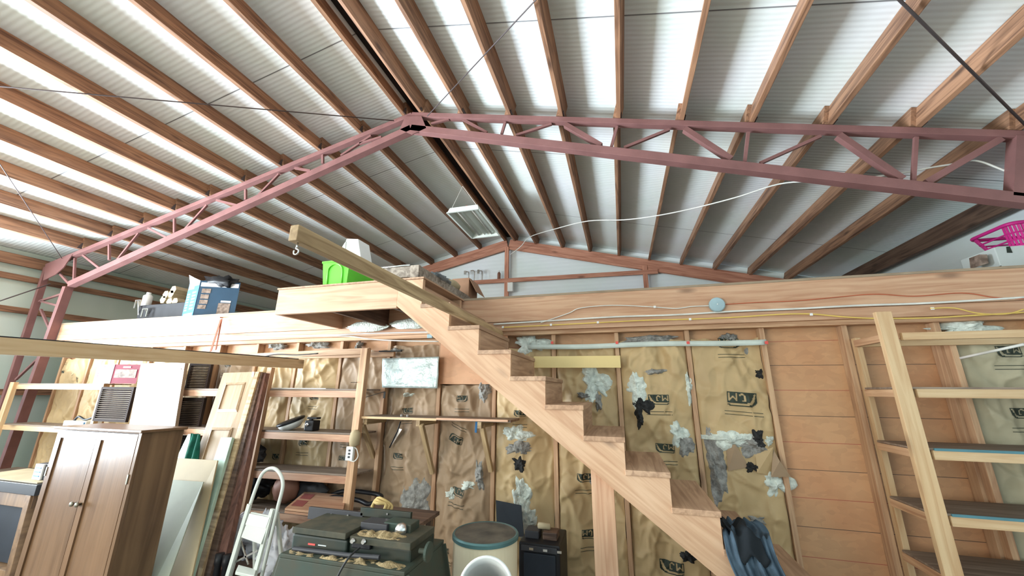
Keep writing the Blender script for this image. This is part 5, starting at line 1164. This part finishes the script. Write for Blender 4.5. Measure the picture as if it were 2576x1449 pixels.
# wooden crate
t = thing('wooden_crate', 'weathered wooden frame crate lying on the loft edge above the stair', 'crate', (-1.7, 2.8, zl_))
cxr = P(1052, 668, 2.85).x; cxl = cxr-0.42; ztp = P(1050, 668, 2.85).z
MB().box((cxl, 2.85, ztp-0.1), (cxr, 2.87, ztp)).build('front_board', 'grey_wood', t, 0.003)
board('side_board', (cxr, 2.87, ztp-0.06), (cxr, 4.35, ztp-0.06), 0.03, 0.12, 'grey_wood', t)
board('side_board', (cxl, 2.87, ztp-0.06), (cxl, 4.35, ztp-0.06), 0.03, 0.12, 'grey_wood', t)
MB().box((cxr-0.07, 2.84, zl_), (cxr+0.015, 2.87, ztp+0.004)).build('corner_block', 'grey_wood', t, 0.003)
MB().box((cxl-0.015, 2.84, zl_), (cxl+0.05, 2.87, ztp+0.004)).build('corner_block', 'grey_wood', t, 0.003)
MB().box((cxl, 4.33, zl_), (cxr, 4.36, ztp)).build('rear_board', 'grey_wood', t, 0.003)
MB().box((cxl+.02, 2.88, ztp-0.02), (cxr-.015, 4.33, ztp-0.012)).build('crate_bottom', 'dusty', t)
o = MB().tube([(cxl-0.05, 2.86, ztp+0.012), (cxr-.09, 2.86, ztp+0.012)], 0.011, 12).build('metal_tube', 'chrome', smooth=True); setp(o, 'shiny metal tube lying on the front of the wooden crate', 'tube')
# cardboard box, tan sack behind crate
t = thing('open_carton', 'open brown cardboard carton at the back of the wooden crate', 'carton', (-1.7, 4.1, ztp))
c = P(1160, 715, 4.0); bx0, bx1 = c.x-0.12, c.x+0.10
MB().box((bx0, 4.0, ztp-.01), (bx1, 4.28, P(1160, 700, 4.0).z)).build('carton_body', 'carton', t, 0.003)
MB().slab([(bx1, 4.0, P(1160, 700, 4.0).z), (bx1, 4.28, P(1160, 700, 4.0).z), (bx1+0.10, 4.28, ztp+.04), (bx1+0.10, 4.0, ztp+.04)], 0.004).build('side_flap', 'carton', t)
c = P(1138, 722, 3.75); lump('cloth_sack', (c.x, 3.72, ztp+0.05), (0.09, 0.14, 0.06), 'corkroll', 'tan cloth sack lying in the wooden crate', 'sack', 14, 20, rough=0.2)
c = P(1105, 705, 3.3); lump('dusty_rag', (c.x+.0, 3.3, ztp+0.015), (0.07, 0.2, 0.03), 'spongegrey', 'grey rag spread on the wooden crate', 'cloth', 15, 24, rough=0.5)
c = P(1218, 745, 4.9); lump('clear_bag', (c.x, 4.9, zl_+0.16), (0.16, 0.14, 0.15), 'spongegrey', 'grey see-through bag on the loft behind the crate', 'bag', 16, 32, rough=0.35)
c = P(1250, 752, 4.6)
t = thing('red_tool', 'small red and black tool lying on the loft below the ridge post', 'tool', (c.x, 4.6, 2.72))
MB().box((c.x-.08, 4.55, 2.72), (c.x+.08, 4.62, 2.765)).build('red_body', 'redtape', t, 0.012); MB().box((c.x+.0, 4.55, 2.765), (c.x+.09, 4.62, 2.80)).build('black_grip', 'blackplastic', t, 0.01)
# boards lying on loft edge right
o = MB().prism([P(2037, 706, 3.62), P(2115, 695, 3.62), P(2160, 700, 3.62), P(2160, 705, 3.62)], (0, 0.5, 0)).build('loose_board', 'oldwood', bevel=0.002); setp(o, 'loose tapered board lying on the loft edge at the right', 'board')
# right end of loft: white carton with dark spots and pink basket
YQ = 3.95
x0 = P(2484, 680, YQ+0.12).x; zt1 = P(2500, 622, YQ).z
t = thing('spotted_carton', 'white carton with dark patches on the loft at the right end', 'carton', (x0+.2, YQ, zl_))
MB().box((x0, YQ, 2.72), (XR-0.07, YQ+0.34, zt1)).build('carton_body', 'cowwhite', t, 0.006)
MB().prism([P(2531, 613+8, YQ-.001), P(2540, 612+8, YQ-.001), P(2547, 636, YQ-.001), P(2533, 636, YQ-.001)], (0, -0.002, 0)).build('dark_patch', 'inkm', t)
MB().prism([P(2503, 673, YQ-.001), P(2518, 668, YQ-.001), P(2521, 672, YQ-.001), P(2508, 678, YQ-.001)], (0, -0.002, 0)).build('dark_patch', 'inkm', t)
MB().prism([P(2463, 640, YQ+.02), P(2483, 640, YQ+.02), P(2487, 662, YQ+.02), P(2467, 668, YQ+.02)], (0, 0.1, 0)).build('side_label', 'photo_print', t)
t = thing('laundry_basket', 'magenta slatted plastic laundry basket on the spotted carton', 'basket', (x0+.2, YQ, zt1))
bx0 = P(2462, 598, YQ+0.25).x; bx1 = XR-0.03; bz0 = zt1; bz1 = P(2576, 563, YQ).z
def ringpts(x0, x1, y0, y1, z, n=10):
    pts = []; r = 0.07
    for (cx_, cy_, a0) in ((x1-r, y1-r, 0), (x0+r, y1-r, 90), (x0+r, y0+r, 180), (x1-r, y0+r, 270)):
        for k in range(6):
            a = math.radians(a0+k*18); pts.append(Vector((cx_+r*math.cos(a), cy_+r*math.sin(a), z)))
    return pts
top = ringpts(bx0, bx1, YQ-0.05, YQ+0.36, bz1); bot = ringpts(bx0+.05, bx1-.04, YQ+0.0, YQ+0.30, bz0+.006)
MB().tube(top, 0.016, 8, closed=True).build('rim', 'pink', t, smooth=True); MB().tube(bot, 0.012, 8, closed=True).build('base_ring', 'pink', t, smooth=True)
m = MB()
for k in range(0, 24): m.bar(bot[k], top[k], 0.016, 0.004, up=(bot[k]-Vector(((bx0+bx1)/2, YQ+.15, bz0))))
for f in (0.3, 0.6): m.tube([bot[k].lerp(top[k], f) for k in range(24)], 0.007, 6, closed=True)
m.build('slats', 'pink', t)
MB().prism(bot, (0, 0, 0.004)).build('basket_floor', 'pink', t)

# ---------------------------------------------------------------- hanging light fixture
zf = 4.60
t = thing('hanging_light', 'white two tube ceiling light fixture hung by cords below the ridge', 'light fixture', (-1.98, 4.7, zf))
c0 = PZ(1122, 536, zf); c1 = PZ(1207, 525, zf); c2_ = PZ(1257, 596, zf); c3 = PZ(1187, 596, zf)
xa_, xb_ = (c0.x+c3.x)/2, (c1.x+c2_.x)/2; ya_, yb_ = (c0.y+c1.y)/2, (c2_.y+c3.y)/2
hb = 0.085; fwd = 0.025
bd = MB()
bd.box((xa_+.03, ya_+.02, zf+hb), (xb_-.03, yb_-.02, zf+hb+.006)); 
for (p, q_) in (((xa_, ya_), (xb_, ya_)), ((xb_, ya_), (xb_, yb_)), ((xb_, yb_), (xa_, yb_)), ((xa_, yb_), (xa_, ya_))):
    ins = lambda v: Vector((v[0]+(0.03 if v[0] < (xa_+xb_)/2 else -0.03), v[1]+(0.02 if v[1] < (ya_+yb_)/2 else -0.02), zf+hb))
    bd.add([Vector((p[0], p[1], zf)), Vector((q_[0], q_[1], zf)), ins(q_), ins(p)], [(0, 1, 2, 3)])
bd.build('housing', 'whiteenamel', t)
fl_ = MB()
for (p, q_) in (((xa_, ya_), (xb_, ya_)), ((xb_, ya_), (xb_, yb_)), ((xb_, yb_), (xa_, yb_)), ((xa_, yb_), (xa_, ya_))): fl_.bar((p[0], p[1], zf), (q_[0], q_[1], zf), 0.03, 0.012)
fl_.build('rim', 'whiteenamel', t)
wf = xb_-xa_
MB().prism([(xa_+wf*.42, ya_+.05, zf+hb), (xa_+wf*.58, ya_+.05, zf+hb), (xa_+wf*.5, ya_+.05, zf+.015)], (0, yb_-ya_-.1, 0)).build('reflector', 'whiteenamel', t)
for u in (0.27, 0.73):
    MB().tube([(xa_+wf*u, ya_+.03, zf+.045), (xa_+wf*u, yb_-.03, zf+.045)], 0.018, 14).build('tube', 'tube', t, smooth=True)
apex = Vector(((xa_+xb_)/2, ya_+.05, zr((xa_+xb_)/2)-0.02)); apx = Vector((-2.37, ya_+0.12, zr(-2.37)-0.0))
for xx in (xa_+.05, xb_-.05): MB().tube([(xx, ya_+.05, zf+hb), apx], 0.004, 6).build('hanging_cord', 'cablewhite', t)
MB().lathe(Vector(((xa_+xb_)/2+.02, ya_+.1, zf+hb+.006)), [(0.02, 0), (0.024, 0.03), (0.01, 0.05)], 12).build('wire_nut', 'redtape', t)
